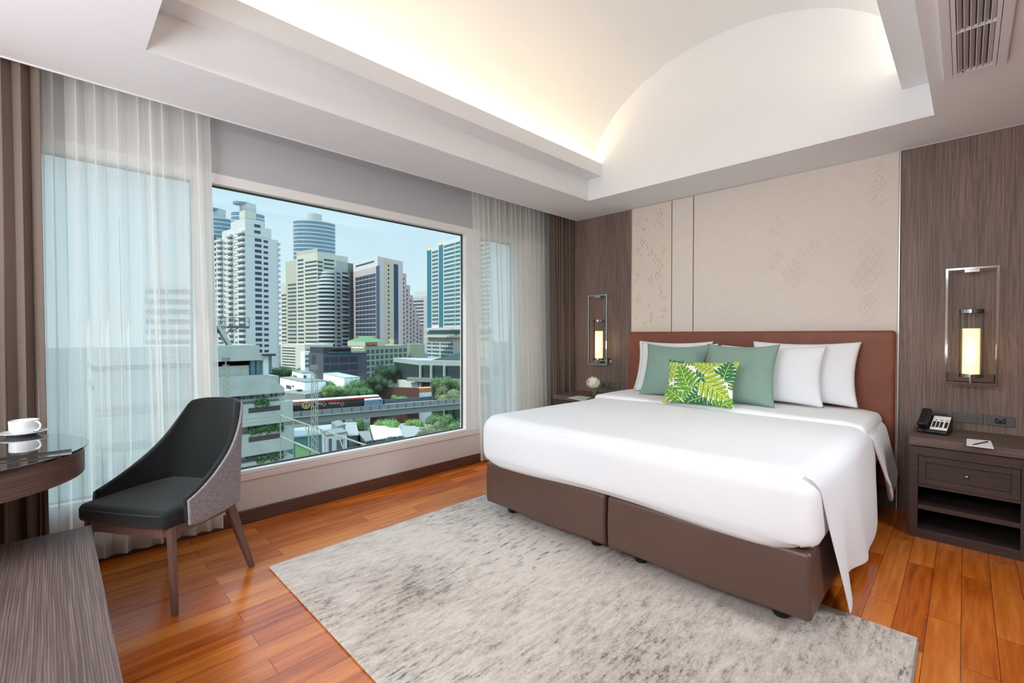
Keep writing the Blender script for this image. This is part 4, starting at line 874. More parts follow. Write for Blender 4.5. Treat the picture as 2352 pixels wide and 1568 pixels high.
# 7 distant white block
dw = thing('apartment_block', 'distant white block between the pink tower and the teal tower', 'building')
P, Q = g2(944, 460), g2(982, 450); fk = Face(P, Q); deep = Vector((ray(960, 769).x, ray(960, 769).y)).normalized()*25
slab(MB(), P, Q, topo(fk, 960, 682)).build('block_body', M['c_bw2'], dw); slab(MB(), P+fk.d*5, Q, topo(fk, 960, 669), topo(fk, 960, 682)).build('upper_storeys', M['c_bw'], dw); rows('balcony_recess', dw, fk, 946, 973, topo(fk, 960, 690), 3.4, 16, 1.6, M['c_char2'])
# dark slab beside the sheer
ds = thing('office_block', 'dark narrow office slab between the sheer curtain and the white apartment tower', 'building'); P, Q = g2(470, 300), g2(498, 292); fk = Face(P, Q); deep = Vector((ray(485, 769).x, ray(485, 769).y)).normalized()*15
slab(MB(), P, Q, topo(fk, 490, 540)).build('block_body', M['c_char2'], ds); rows('window_band', ds, fk, 472, 497, topo(fk, 490, 545), 3.6, 20, 1.6, M['c_navy'])
# pale buildings seen dimly through the left sheer
for u0, u1, D, v, lab, mt in ((330, 452, 150, 650, 'pale apartment building seen dimly through the left sheer curtain', 'bw'),):
    o = thing('apartment_block', lab, 'building'); P, Q = g2(u0, D), g2(u1, D); fk = Face(P, Q); deep = Vector((ray(u0, 769).x, ray(u0, 769).y)).normalized()*15
    slab(MB(), P, Q, topo(fk, (u0+u1)/2, v)).build('block_body', M['c_'+mt], o); rows('window_band', o, fk, u0+6, u1-6, topo(fk, (u0+u1)/2, v+14), 3.3, 12, 1.5, M['c_win2'])
# 8 parking block
def lowblock(name, label, u0, D0, u1, D1, u2, v1, m, cat='building', back=None):
    """corner at u1 (nearest); faces towards u0 and u2"""
    o = thing(name, label, cat); Bx = g2(u1, D1); Ax = g2(u0, D0); Cx = perp(Bx, Ax, u2) if back is None else g2(u2, back); F1, F2 = Face(Bx, Ax), Face(Bx, Cx)
    zt_ = zat(v1, D1); block(MB(), Ax, Bx, Cx, zt_).build('block_body', m, o); return o, F1, F2, zt_
o, F1, F2, z_ = lowblock('parking_garage', 'cream parking garage with dark horizontal slits below the cream tower', 645, 222, 700, 207, 765, 791, M['c_cream'])
rows('slit', o, F1, 648, 678, z_-1.6, 1.35, 9, .38, M['c_char']); rows('slit', o, F2, 703, 716, z_-2.2, 1.35, 6, .32, M['c_char'])
o, F1, F2, z_ = lowblock('annex', 'small white annex with tall slots beside the charcoal building', 690, 190, 700, 186, 714, 808, M['c_white'])
for j in range(4): rows('slot', o, F2, 700.8+j*3.4, 702.6+j*3.4, z_-1.2, 1.9, 3, 1.2, M['c_char'])
# 9 charcoal building
o, F1, F2, z_ = lowblock('office_building', 'charcoal modern building with a roof terrace in the middle distance', 709, 178, 742, 165, 842, 812, M['c_char2'], back=176)
for j, (a, b_) in enumerate(((745, 756), (759, 776), (779, 800), (803, 822))): rows('recess', o, F2, a, b_, z_-1.4, 2.9, 5, 2.0, M['c_char'], .05)
sub(F1, F2, 712, 806, z_+2.2, z_).build('upper_storey', M['c_char'], o); F2.box(MB(), *ub(F2, 752, 840), z_+.2, z_+.5, .6).build('terrace_glass', M['c_glassd'], o); F2.box(MB(), *ub(F2, 762, 808), z_+1.6, z_+1.85, 1.2).build('awning', M['c_rust'], o)
F1.box(MB(), *ub(F1, 716, 724), z_-6, z_-.8, .1).build('dark_window', M['c_char'], o)
for i, u in enumerate((812, 820, 829)):
    p = PT(u, 806, 170); s_ = thing('parasol', 'tiny white parasol on the roof terrace, %s of three' % ('left', 'middle', 'right')[i], 'parasol', (p.x, p.y, z_), 0, 'roof terrace parasols')
    MB().lathe([(0, 2.35), (1.1, 1.95), (1.1, 1.9), (0, 2.2)], n=12).build('canopy', M['c_white'], s_); MB().tube([(0, 0, 0), (0, 0, 2.2)], .05).build('pole', M['c_grey'], s_)
# 10 hotel with green roof and sign
o, F1, F2, z_ = lowblock('hotel_building', 'grey green hotel block with gridded windows and a lit sign under a green roof', 800, 212, 838, 196, 933, 795, M['c_olive'], back=222)
for j in range(9):
    a = 842+j*10.6; rows('grid_window', o, F2, a, a+7, z_-1.6, 2.55, 7, 1.7, M['c_win2'], .05)
t0, t1 = F1.at(798), F2.at(884); zr_ = zat(778, 180); b = MB()
sub(F1, F2, 798, 884, z_+2.0, z_-.02).build('attic_storey', M['c_cream2'], o)
P0 = F2.P; A0 = P0+F1.d*t0; C0 = P0+F2.d*t1; D0 = A0+C0-P0; e1_, e2_ = (A0+P0)/2+F2.d*3, (C0+D0)/2-F2.d*3
b.add([(P0.x, P0.y, z_+2.0), (C0.x, C0.y, z_+2), (D0.x, D0.y, z_+2), (A0.x, A0.y, z_+2), (e1_.x, e1_.y, z_+4.2), (e2_.x, e2_.y, z_+4.2)], ((0, 1, 5, 4), (2, 3, 4, 5), (3, 0, 4), (1, 2, 5), (0, 3, 2, 1))).build('green_roof', M['c_roofg'], o)
sg = F2.box(MB(), *ub(F2, 841, 866), z_+.15, z_+1.55, .25).build('sign_board', M['c_char'], o)
def to_mesh(o):
    dg = bpy.context.evaluated_depsgraph_get(); me = bpy.data.meshes.new_from_object(o.evaluated_get(dg)); n = bpy.data.objects.new(o.name, me); C.objects.link(n)
    n.parent = o.parent; n.matrix_local = o.matrix_local.copy(); nm = o.name; bpy.data.objects.remove(o); n.name = nm; return n
tx = bpy.data.curves.new('sign_lettering', 'FONT'); tx.body = 'COURTYARD'; tx.align_x = 'CENTER'; tx.align_y = 'CENTER'; tx.size = 1.0; tx.extrude = .05
to = bpy.data.objects.new('sign_lettering', tx); C.objects.link(to); to.parent = o; to.data.materials.append(mat('sign letters', (220, 120, 80), .6, emit=(220, 110, 70), es=.5))
pm = F2.P+F2.d*((F2.at(841)+F2.at(866))/2)+F2.n*.32
def facing(n): return Matrix((( -n.y, 0, n.x, 0), (n.x, 0, n.y, 0), (0, 1, 0, 0), (0, 0, 0, 1)))
to.matrix_local = Matrix.Translation((pm.x, pm.y, z_+.85)) @ facing(F2.n); 
ww = (ub(F2, 841, 866)[1]-ub(F2, 841, 866)[0])*.9; to.scale = (ww/5.6, 1.05, 1); bpy.context.view_layer.update(); to_mesh(to)
o, F1, F2, z_ = lowblock('warehouse', 'olive green blank walled building right of the gridded hotel', 935, 236, 942, 226, 975, 790, M['c_olive'])
# 11 low building with pyramid skylight
o, F1, F2, z_ = lowblock('pavilion', 'low wide pavilion with deep eaves and a glazed pyramid skylight', 905, 172, 960, 154, 1125, 838, M['c_dglass'], back=146)
sub(F1, F2, 903, 1130, z_+1.6, z_).build('roof_slab', M['c_conc'], o)
a = F2.P+F2.d*4; n = -F2.n; q = [a+n*2, a+F2.d*16+n*2, a+F2.d*16+n*14, a+n*14]; cc = (q[0]+q[2])/2
MB().add([(p.x, p.y, z_+1.6) for p in q]+[(cc.x, cc.y, z_+4.2)], ((0, 1, 4), (1, 2, 4), (2, 3, 4), (3, 0, 4), (3, 2, 1, 0))).build('skylight', M['c_dglass'], o)
for u in (965, 990, 1020): F2.box(MB(), F2.at(u), F2.at(u)+.6, ZG, z_, .8).build('column', M['c_conc'], o)
F2.box(MB(), *ub(F2, 940, 1128), z_-5.5, z_-4.2, 1.6).build('balcony_slab', M['c_conc2'], o)
sub(F1, F2, 912, 945, z_-6, ZG).build('side_wing', M['c_cream'], o)
# 13 rust fence, orange roof
P, Q = g2(850, 144), g2(962, 139); fk = Face(P, Q); fe = fk.box(MB(), 0, fk.L, ZG, zat(890, 140), .1).build('fence', M['c_rust']); tag(fe, 'long rust brown sheet fence behind the railway viaduct', 'fence')
o, F1, F2, z_ = lowblock('shed', 'small shed with an orange roof right of the rust brown fence', 958, 143, 962, 140, 990, 902, M['c_white'], back=142); sub(F1, F2, 957, 991, z_+1.3, z_).build('roof', M['c_orange'], o)
# 14 white low houses
def house(label, u0, D0, u1, D1, u2, v1, m, roof=None, wins=(), back=None):
    o, F1, F2, z_ = lowblock('house', label, u0, D0, u1, D1, u2, v1, m, back=back)
    if roof: sub(F1, F2, u0-.5, u2+.5, z_+.25, z_).build('roof', roof, o)
    for (k, a, b_, v, h_) in wins:
        fk = (F1, F2)[k]; zz = topo(fk, (a+b_)/2, v); fk.box(MB(), *ub(fk, a, b_), zz-h_, zz, .08).build('window', M['c_char2'], o)
    return o, F1, F2, z_
o, F1, F2, z_ = house('white flat roofed house nearest the terraced apartment block, behind the train', 642, 138, 699, 124, 748, 879, M['c_white'], M['c_rgrey'], ((0, 657, 668, 885, 1.0), (0, 671, 674, 885, .5)))
o, F1, F2, z_ = house('small white rooftop house standing behind the flat roofed house', 670, 142, 695, 134, 722, 858, M['c_white'], M['c_rgrey'], ((0, 673, 681, 862, 1.1), (1, 697, 703, 862, 1.0)))
o, F1, F2, z_ = house('white low house behind the trees left of the charcoal building', 742, 150, 790, 134, 826, 869, M['c_white'], M['c_tinr'])
o, F1, F2, z_ = house('wide grey roofed shed just behind the train', 640, 122, 700, 117, 770, 908, M['c_conc2'], M['c_rgrey'], back=128)
# dish
p = PT(688, 893, 124); d_ = thing('satellite_dish', 'dark satellite dish beside the white flat roofed house', 'satellite dish', (p.x, p.y, zat(903, 124)))
MB().lathe([(0, .5), (.5, .6), (.85, .95), (.82, .98), (.48, .66), (0, .56)], n=16).build('dish', M['c_char'], d_); MB().tube([(0, 0, 0), (0, 0, .5)], .06).build('mast', M['c_char'], d_)
# 16 viaduct and train
P, Q = PT(560, 950, 97), PT(1120, 912, 128); P.z = Q.z = 0; va, vb_ = Vector((P.x, P.y)), Vector((Q.x, Q.y)); fv = Face(va, vb_)
zv = zat(942, 104)
vd = thing('railway_viaduct', 'elevated concrete railway viaduct running behind the low roofs', 'viaduct'); L_ = fv.L
fv.box(MB(), 0, L_, zv-1.15, zv, .3, 0).build('parapet', M['c_conc2'], vd); fv.box(MB(), 0, L_, zv-2.9, zv-1.15, 0, 9).build('deck', M['c_conc2'], vd); fv.box(MB(), 0, L_, zv-1.15, zv-.1, -8.6, 9).build('rear_parapet', M['c_rail'], vd)
fv.box(MB(), 0, L_, zv-.9, zv-.7, -4.0, 4.2).build('rail', M['c_rail'], vd); fv.box(MB(), 0, L_, zv-1.35, zv-1.15, .5, 0).build('ledge', M['c_conc'], vd)
b0 = fv.box(MB(), 0, .18, zv-1.15, zv-.02, .38, 0).build('parapet_rib', M['c_char2'], vd)
for i in range(1, int(L_/2.2)): copy_part(b0, vd, dl=(fv.d.x*2.2*i, fv.d.y*2.2*i, 0))
b0 = fv.box(MB(), 6, 8, ZG, zv-2.8, -3.5, 5.5).build('pier', M['c_conc2'], vd)
for i in (1, 2): copy_part(b0, vd, dl=(fv.d.x*26*i, fv.d.y*26*i, 0))
tr = thing('train', 'elevated commuter train with dark brown wrap, gold ring emblem and white roof', 'train'); ta, tb = fv.at(560), fv.at(886)
off = 1.2; nb = Vector((fv.n.x, fv.n.y))
def tbox(t0, t1, z0, z1, o0, o1): return fv.box(MB(), t0, t1, z0, z1, -o0, o1)
zr0 = zv-.7; zb0, zb1 = zr0, zat(921.5, 104)
ttop = zb1
bd = MB(); secp = [(.9, zr0+.1), (.8, zr0+1.6), (1.0, ttop-.5), (1.5, ttop), (3.3, ttop), (3.8, ttop-.5), (4.0, zr0+1.6), (3.9, zr0+.1)]
def tp(t, o_, z_): q = va+fv.d*t-nb*o_; return (q.x, q.y, z_)
n8 = len(secp); vs = [tp(ta, o_, z_) for o_, z_ in secp]+[tp(tb-1.0-(0 if z_ < zr0+1.7 else .8*(z_-zr0-1.6)/(ttop-zr0-1.6))+(.9 if z_ < zr0+1.7 else .4), o_, z_) for o_, z_ in secp]
bd.add(vs, [(i, (i+1) % n8, n8+(i+1) % n8, n8+i) for i in range(n8)]+[tuple(range(n8))[::-1], tuple(range(n8, 2*n8))]).build('car_body', M['c_train'], tr)
tt = fv.at(838)
tbox(tt, tb-.75, zr0+.3, ttop-.75, .78, 0).build('blue_panel', M['c_tnavy'], tr); tbox(tt, tb-1.6, ttop-.72, ttop-.4, .80, 0).build('cab_window_band', M['c_white'], tr)
fv.box(MB(), ta, tb-1.3, ttop-.08, ttop+.10, -1.2, 3.6).build('roof', M['c_white'], tr); fv.box(MB(), ta, tb-1.4, ttop-.40, ttop-.22, -.85, 3.6).build('red_stripe', M['c_red'], tr)
tbox(tb-1.5, tb-1.15, zr0+1.2, ttop-.35, .6, 0).build('nose', M['c_white'], tr)
def disc(u, v, r_, m, name, parent, off_=.70, inner=0):
    t = fv.at(u); q = va+fv.d*t-nb*off_; D = Vector((q.x, q.y, 0)).dot(Vector((FW.x, FW.y, 0))); z_ = zat(v, D); mb = MB(); vs = []
    for k in range(20):
        a = 2*math.pi*k/20; e_ = fv.d*math.cos(a)
        for rr in (r_, inner): vs.append((q.x+e_.x*rr, q.y+e_.y*rr, z_+rr*math.sin(a)))
    return mb.add(vs, [(2*k, 2*((k+1) % 20), 2*((k+1) % 20)+1, 2*k+1) for k in range(20)]).build(name, m, parent), q, z_
em, q, z_ = disc(703, 930.5, .90, M['c_gold'], 'gold_ring', tr, .72, .68); disc(703, 930.5, .62, M['c_gold'], 'gold_disc', tr, .715)
tx = bpy.data.curves.new('emblem_letter', 'FONT'); tx.body = 'M'; tx.align_x = 'CENTER'; tx.align_y = 'CENTER'; tx.size = 1.3; tx.extrude = .01
eo = bpy.data.objects.new('emblem_letter', tx); C.objects.link(eo); eo.parent = tr; eo.data.materials.append(M['c_train']); eo.matrix_local = Matrix.Translation((q.x+nb.x*.03, q.y+nb.y*.03, z_)) @ facing(fv.n); bpy.context.view_layer.update(); to_mesh(eo)
for u in (664, 671, 678, 685, 692, 731, 737, 758, 764, 770, 777): disc(u, 929-(u-660)*.028, .26, M['c_tinr'], 'porthole', tr, .72, .14)
for u in (744.5, 787): disc(u, 930.5-(u-660)*.02, .42, M['c_gold'], 'door_ring', tr, .72, .30)
# 17 near terraced apartment block
X0 = PT(650, 800, 49).x
ap = thing('apartment_building', 'pale concrete terraced apartment building with planter balconies, nearest on the left', 'building')
def yz(u, v): q = pl(u, v, 0, X0); return q.y, q.z
def fbox(u0, u1, v_top, v_bot, uref, out, name, m, parent=ap, chamfer=0, back=.1, y0=None):
    ya = yz(u0, 800)[0] if y0 is None else y0; yb_ = yz(u1, 800)[0]; za, zb_ = yz(uref, v_top)[1], yz(uref, v_bot)[1]; m_ = MB()
    if chamfer: m_.add([(x_, y_, z_) for x_ in (X0-back, X0+out) for y_, z_ in ((ya, zb_), (yb_, zb_), (yb_, zb_+(za-zb_)*.25), (yb_-chamfer, za), (ya, za))], ((0, 1, 2, 3, 4), (9, 8, 7, 6, 5))+tuple((i, 5+i, 5+(i+1) % 5, (i+1) % 5) for i in range(5)))
    else: m_.box((X0-back, ya, zb_), (X0+out, yb_, za))
    return m_.build(name, m, parent)
ys = yz(215, 800)[0]; cnc = mat('weathered concrete', (170, 170, 160), .85, var=.09, vscale=.8)
for ur, v0_, v1_, dpt in ((598, 827, 865, 9), (640, 865, 1300, 12)):
    ya, za = ys, yz(600, v0_)[1]; MB().box((X0-dpt, ya, ZG if v1_ > 1000 else yz(600, v1_)[1]-.5), (X0, yz(ur, 800)[0], za)).build('main_walls', cnc, ap)
MB().box((X0-10, ys, yz(600, 835)[1]-.1), (X0, yz(596, 800)[0], yz(600, 792)[1])).build('top_storey', cnc, ap)
fbox(400, 601, 794, 829, 520, .6, 'parapet', cnc, chamfer=1.6, y0=ys); fbox(400, 645, 862, 906, 500+60, 1.0, 'parapet', cnc, chamfer=1.6, y0=ys)
fbox(400, 661, 918, 964, 650, 1.4, 'planter_balcony', cnc, y0=ys); fbox(400, 661, 981, 1027, 650, 1.4, 'planter_balcony', cnc, y0=ys); fbox(400, 661, 1042, 1088, 650, 1.4, 'planter_balcony', cnc, y0=ys)
fbox(400, 655, 908, 914, 650, .25, 'slab_edge', cnc, y0=ys)
for u0, u1, va_, vb2, ur, nm in ((572, 608, 828, 859, 590, 'window'), (557, 604, 902, 921, 580, 'window'), (621, 650, 898, 915, 635, 'window'), (567, 606, 966, 986, 590, 'window'), (622, 646, 961, 979, 635, 'window'), (562, 606, 1030, 1050, 585, 'window'), (622, 646, 1024, 1042, 635, 'window')):
    w_ = fbox(u0, u1, va_, vb2, ur, .06, nm, M['c_glassd']); ya, yb_ = yz(u0, 800)[0], yz(u1, 800)[0]
    for k in (.0, .36, .97):
        MB().box((X0, ya+(yb_-ya)*k, yz(ur, vb2)[1]), (X0+.10, ya+(yb_-ya)*k+.12, yz(ur, va_)[1])).build('mullion', M['c_char'], w_)
for v in (930, 994, 1057): fbox(560, 632, v, v+11, 600, 1.42, 'planter_slot', M['c_slot'])
fbox(529, 553, 903, 917, 540, .05, 'balcony_recess', M['c_char']); fbox(601, 626, 812, 817, 610, 1.0, 'canopy', M['c_char']); fbox(601, 613, 817, 860, 607, .5, 'stair_wall', M['c_bw']); fbox(614, 622, 816, 856, 618, .3, 'corner_glass', M['c_glassd'])
lf_ = MB(); rnd = random.Random(11)
for (u0, u1, v) in ((575, 606, 919), (565, 640, 982), (580, 640, 1047)):
    y0_, z0_ = yz(u0, v)[0], yz(600, v)[1]; y1_ = yz(u1, v)[0]
    for i in range(260):
        c_ = Vector((X0+1.3+rnd.uniform(-.2, .35), rnd.uniform(y0_, y1_), z0_+rnd.gauss(0, .18)-(.3 if rnd.random() < .2 else 0))); a_ = Vector((rnd.uniform(-1, 1), rnd.uniform(-1, 1), rnd.uniform(-1, 1))).normalized(); b_ = a_.orthogonal().normalized(); r_ = .12
        lf_.add([c_+a_*r_, c_+b_*r_, c_-a_*r_, c_-b_*r_], ((0, 1, 2, 3),))
o = lf_.build('planter_greenery', mat('creeper', (74, 110, 62), .8), ap); o['kind'] = 'stuff'
# rooftop platform and stairs
rf = thing('roof_stair', 'steel stair and railed platform on the roof of the terraced apartment building', 'stair'); XS = X0-1.0
def rz(u, v): q = pl(u, v, 0, XS); return Vector((XS, q.y, q.z))
a, b_ = rz(495, 748), rz(573, 748); b = MB().box((XS-1.2, a.y, a.z-.22), (XS, b_.y, a.z)); b.build('platform', M['c_rail'], rf)
rl_ = MB()
for v in (728, 737): p, q = rz(495, v), rz(573, v); q.z = p.z; rl_.bar(p, q, .05)
rl_.build('hand_rail', M['c_rail'], rf)
for i in range(8): p = rz(495+i*11.1, 748); MB().bar(Vector((XS, p.y, a.z)), Vector((XS, p.y, rz(495, 728).z)), .05).build('post', M['c_rail'], rf)
for s_ in (0, 1.2):
    p, q = rz(500, 745), rz(530, 792); sv = Vector((s_*-1, 0, 0)); MB().bar(p+sv, q+sv, .10, .3).build('stringer', M['c_conc'], rf)
    MB().bar(p+sv+Vector((0, 0, 1)), q+sv+Vector((0, 0, 1)), .05).build('stair_rail', M['c_bw'], rf); MB().bar(p+sv+Vector((0, 0, .6)), q+sv+Vector((0, 0, .6)), .04).build('stair_rail', M['c_bw'], rf)
p, q = rz(500, 745), rz(530, 792)
for i in range(9): c_ = p.lerp(q, (i+.5)/9); MB().box((XS-1.15, c_.y-.14, c_.z-.03), (XS-.05, c_.y+.14, c_.z+.03)).build('step', M['c_conc2'], rf)
MB().bar(rz(533, 762), rz(548, 752), .10).build('brace', M['c_rail'], rf); MB().bar(rz(521, 765), rz(533, 752), .10).build('brace', M['c_rail'], rf)
hb_ = thing('stair_hut', 'small cream stair hut on the roof beside the steel stair', 'hut'); q0, q1 = rz(470, 764), rz(508, 764)
MB().box((XS-4, q0.y, yz(500, 792)[1]), (XS-1.4, q1.y, q0.z)).build('hut_wall', M['c_cream'], hb_); MB().box((XS-4.3, q0.y-.3, q0.z), (XS-1.0, q1.y+.4, q0.z+.3)).build('hut_roof', M['c_char'], hb_)
# 18 floodlight masts
def mast(u0, u1, vt, D, label):
    w = (u1-u0)*D/F; c = PT((u0+u1)/2, 769, D); zt_ = zat(vt, D); o = thing('floodlight_mast', label, 'floodlight', (c.x, c.y, ZG)); H = zt_-ZG; h = w/2*.8
    cs = [(-h, -h), (h, -h), (h, h), (-h, h)]
    for x_, y_ in cs: MB().bar(Vector((x_, y_, 0)), Vector((x_, y_, H)), .035).build('mast_leg', M['c_metal'], o)
    lc = MB(); n = int(H/(w*1.35)); vis = min(n, 22)
    for i in range(n-vis, n):
        za, zb_ = H*i/n, H*(i+1)/n
        for k in range(4):
            p, q = cs[k], cs[(k+1) % 4]; lc.bar(Vector((*p, za)), Vector((*q, (za+zb_)/2)), .02); lc.bar(Vector((*q, (za+zb_)/2)), Vector((*p, zb_)), .02)
    lc.build('lattice', M['c_metal'], o)
    MB().box((-w*.62, -w*.45, H+.28), (w*.62, w*.45, H+.62)).build('lamp_head', M['c_grey2'], o); MB().tube([(0, 0, H-.1), (0, 0, H+.3)], .06).build('head_stem', M['c_metal'], o)
    o.rotation_euler = (0, 0, YAW)
mast(715, 728, 858, 33, 'lattice floodlight mast standing before the train'); mast(513, 523, 837, 40, 'lattice floodlight mast against the terraced apartment building, beside the sheer')
# 19 rooftop court frame with green wall
cf = thing('court_frame', 'pale green steel frame of a rooftop court with netting rails', 'frame'); yC = PT(709, 976, 36).y
def cq(u, v): q = pl(u, v, 1, yC); return q
ztop_ = cq(709, 976).z; zmid = cq(674, 1015).z
xs_ = [cq(u, 980).x for u in (644, 674, 709, 746, 790, 860)]
for x_ in xs_: MB().bar(Vector((x_, yC, ztop_-8)), Vector((x_, yC, ztop_)), .07).build('post', M['c_metal'], cf)
MB().bar(Vector((xs_[0], yC, ztop_)), Vector((xs_[-1], yC, ztop_)), .085).build('top_rail', M['c_metal'], cf); MB().bar(Vector((xs_[0], yC, zmid)), Vector((xs_[-1], yC, zmid)), .09).build('mid_rail', M['c_metal'], cf)
MB().bar(Vector((xs_[0], yC, ztop_)), Vector((xs_[0], yC-12, ztop_)), .08).build('side_rail', M['c_metal'], cf); MB().bar(Vector((xs_[0], yC, ztop_-.35)), Vector((xs_[0], yC-12, ztop_-.35)), .05).build('side_rail', M['c_metal'], cf)
for i in (2, 3, 4): MB().bar(Vector((xs_[i], yC, ztop_-.9)), Vector((xs_[i]-.9, yC, ztop_)), .06).build('brace', M['c_metal'], cf)
gw = MB().box((xs_[1], yC+.1, ztop_-9), (cq(717, 1000).x, yC+.2, zmid)).build('green_wall', M['c_greenw']); tag(gw, 'green painted wall panel inside the rooftop court frame', 'wall panel')
# 20 tin roofs along the near side of the viaduct
def gable(label, q, drop, m, mw, ridge=None):
    """roof plane given by four (u, v, D) corners, walls below"""
    o = thing('house', label, 'building'); P = [PT(u, v, D) for u, v, D in q]; n = MB()
    n.add(P+[p-Vector((0, 0, .15)) for p in P], ((0, 1, 2, 3), (7, 6, 5, 4), (0, 4, 5, 1), (1, 5, 6, 2), (2, 6, 7, 3), (3, 7, 4, 0))).build('roof', m, o)
    w_ = MB(); I = [P[0].lerp(P[2], .03), P[1].lerp(P[3], .03), P[2].lerp(P[0], .03), P[3].lerp(P[1], .03)]; bt = [Vector((p.x, p.y, ZG)) for p in I]; I = [p-Vector((0, 0, .16)) for p in I]
    w_.add(I+bt, ((0, 4, 5, 1), (1, 5, 6, 2), (2, 6, 7, 3), (3, 7, 4, 0))).build('walls', mw, o); return o
def corr(name, c):
    m, t, b_ = new(name); tc = t.nodes.new('ShaderNodeTexCoord'); w_ = t.nodes.new('ShaderNodeTexWave'); w_.inputs['Scale'].default_value = 1.6; w_.inputs['Distortion'].default_value = .3; w_.bands_direction = 'Y'; t.links.new(tc.outputs['Object'], w_.inputs['Vector'])
    r_ = t.nodes.new('ShaderNodeValToRGB'); r_.color_ramp.elements[0].color = lin(tuple(q*.72 for q in c))+(1,); r_.color_ramp.elements[1].color = lin(c)+(1,); t.links.new(w_.outputs[0], r_.inputs[0]); t.links.new(r_.outputs[0], b_.inputs['Base Color']); b_.inputs['Roughness'].default_value = .8; return m
cg, cgr = corr('ribbed grey roof', (176, 172, 164)), corr('ribbed grey roof dark', (150, 146, 140))
gable('white sheet metal roofed house below the viaduct', ((850, 976, 82), (913, 973, 88), (925, 999, 72), (858, 1009, 66)), 8, M['c_white'], M['c_grey2'])
gable('grey ribbed tin roof house right of the white metal roof', ((914, 973, 88), (1000, 964, 98), (1016, 990, 82), (928, 1010, 70)), 8, cg, M['c_grey2'])
gable('grey ribbed tin roof house left of the white metal roof', ((786, 970, 80), (818, 969, 82), (824, 998, 66), (800, 1000, 64)), 8, cg, M['c_conc2'])
gable('small tin lean-to roof tucked against the white metal roof', ((820, 990, 70), (849, 989, 72), (854, 1010, 62), (840, 1013, 60)), 8, cgr, M['c_char2'])
gable('pale grey flat roof behind the rooftop court frame', ((650, 985, 62), (780, 972, 72), (795, 990, 60), (655, 1004, 52)), 6, M['c_conc'], M['c_glassd'])
o, F1, F2, z_ = house('low pale house under the court frame top rail, with dark doors', 738, 49, 748, 47, 796, 1004, M['c_bw2'], M['c_rgrey'], ((1, 754, 760, 1008, 1.4), (1, 772, 786, 1010, 1.2)), back=48.5)
o, F1, F2, z_ = house('blue grey tin shed below the ribbed roof on the left', 760, 63, 774, 60, 792, 984, M['c_tnavy'], M['c_rgrey'], back=61.5)
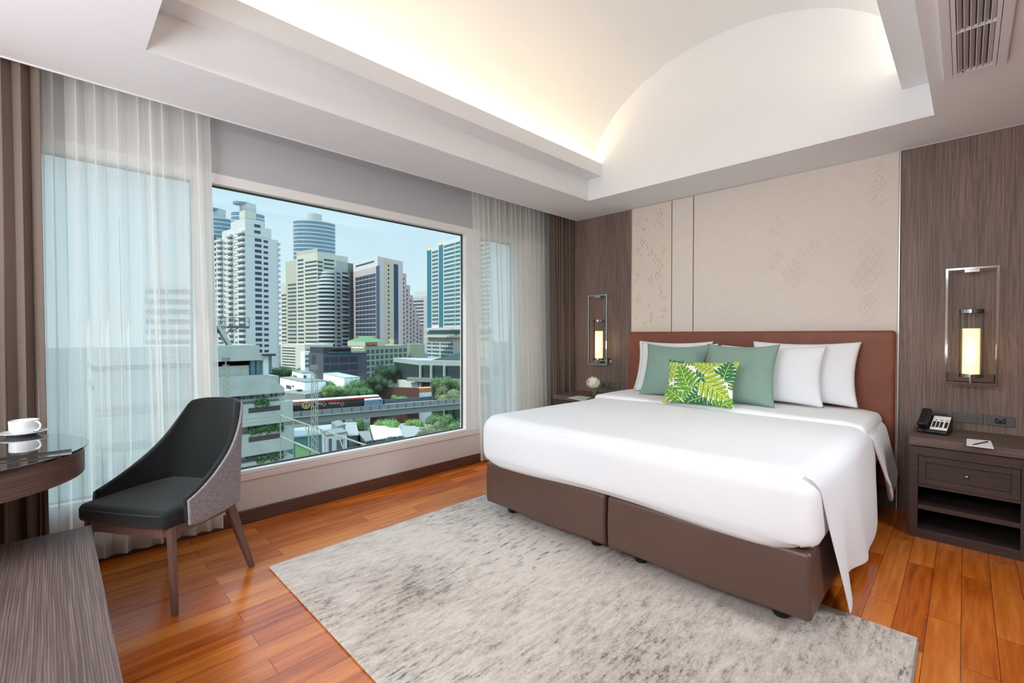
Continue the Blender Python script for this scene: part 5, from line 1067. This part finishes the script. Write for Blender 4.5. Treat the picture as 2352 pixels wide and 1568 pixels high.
# trees
def leafmat(name, c): return mat(name, c, .8, var=.35, vscale=.9)
TM = [leafmat('dark foliage', (50, 74, 44)), leafmat('green foliage', (84, 112, 58)), leafmat('bright foliage', (112, 142, 72)), leafmat('dry foliage', (116, 122, 84))]
def tree_proto(seed, m, n=3600):
    t = thing('tree', 'x', 'tree'); rnd = random.Random(seed); mb = MB(); blobs = [(rnd.uniform(-.55, .55), rnd.uniform(-.55, .55), rnd.uniform(.45, 1.0), rnd.uniform(.28, .45)) for _ in range(9)]+[(0, 0, .75, .5)]
    for i in range(n):
        bx = rnd.choice(blobs); d = Vector((rnd.gauss(0, 1), rnd.gauss(0, 1), rnd.gauss(0, 1))).normalized(); c = Vector(bx[:3])+d*bx[3]*rnd.uniform(.72, 1.1); c.z = max(c.z, .2); a = (d+Vector((rnd.uniform(-.8, .8), rnd.uniform(-.8, .8), rnd.uniform(-.8, .8)))).orthogonal().normalized(); b_ = a.cross(d).normalized(); r = rnd.uniform(.02, .045)
        mb.add([c+a*r, c+b_*r*.7, c-a*r, c-b_*r*.7], ((0, 1, 2, 3),))
    mb.build('foliage', m, t)
    co = MB()
    for bx in blobs: co.lathe([(0, -1), (.55, -.83), (.87, -.5), (1, 0), (.87, .5), (.55, .83), (0, 1)], n=10); k = len(co.v)-70; co.v[k:] = [(bx[0]+p[0]*bx[3]*.74, bx[1]+p[1]*bx[3]*.74, bx[2]+p[2]*bx[3]*.74) for p in co.v[k:]]
    co.build('inner_foliage', m, t, smooth=True); MB().tube([(0, 0, -1.2), (.02, 0, -.2), (0, 0, .6)], [.06, .05, .03], 8).build('trunk', mat('bark', (84, 72, 60), .9), t); return t
protos = [tree_proto(5+i, TM[i]) for i in range(4)]; used = [False]*4
for k, u, vt, D, w, lab in ((1, 745, 872, 130, 5.0, 'green tree right of the flat roofed white house'), (2, 762, 880, 124, 3.6, 'bright small tree in front of the green ones by the white house'), (1, 812, 866, 136, 6.2, 'large sunlit green tree above the train'), (1, 790, 884, 128, 5.0, 'green tree between the white house and the large sunlit tree'), (1, 842, 886, 132, 4.0, 'rounded green tree left of the dark tree'),
        (0, 890, 838, 166, 6.4, 'dark tall tree in front of the gridded hotel'), (0, 866, 862, 142, 4.6, 'dark lower tree at the left foot of the dark tall tree'), (2, 920, 905, 138, 4.0, 'bright green tree just above the viaduct by the rust fence'), (1, 1022, 862, 136, 5.0, 'green tree in front of the pavilion'), (3, 1042, 884, 128, 6.5, 'dry looking tree at the right edge above the viaduct'), (1, 1062, 866, 132, 4.5, 'green tree behind the dry looking one at the right'),
        (2, 886, 956, 84, 4.2, 'bright shrubby tree below the viaduct behind the white metal roof'), (1, 812, 962, 84, 3.0, 'small green tree below the viaduct on the left'), (2, 950, 958, 88, 3.0, 'bright small tree below the viaduct in the middle'), (1, 1012, 948, 92, 4.0, 'green tree below the viaduct behind the ribbed roof ridge'), (1, 1052, 958, 84, 5.0, 'green tree in the lower right corner of the window'), (3, 985, 968, 70, 3.4, 'dry tree in front of the grey ribbed roof'), (0, 905, 1002, 62, 2.6, 'dark shrub at the lower edge of the white metal roof'),
        (1, 655, 838, 196, 6.0, 'green trees at the foot of the cream parking garage, left'), (1, 692, 842, 194, 5.0, 'green trees at the foot of the cream parking garage, right'), (0, 640, 846, 168, 6.0, 'dark trees behind the corner of the terraced building')):
    p = PT(u, vt, D); s_ = w/1.05; lo = (p.x, p.y, p.z-s_*1.3); o = protos[k]
    if used[k]: copy_tree(o, lo, u*.1, lab, (s_, s_, s_))
    else: used[k] = True; o.location = lo; o.scale = (s_, s_, s_); o['label'] = lab
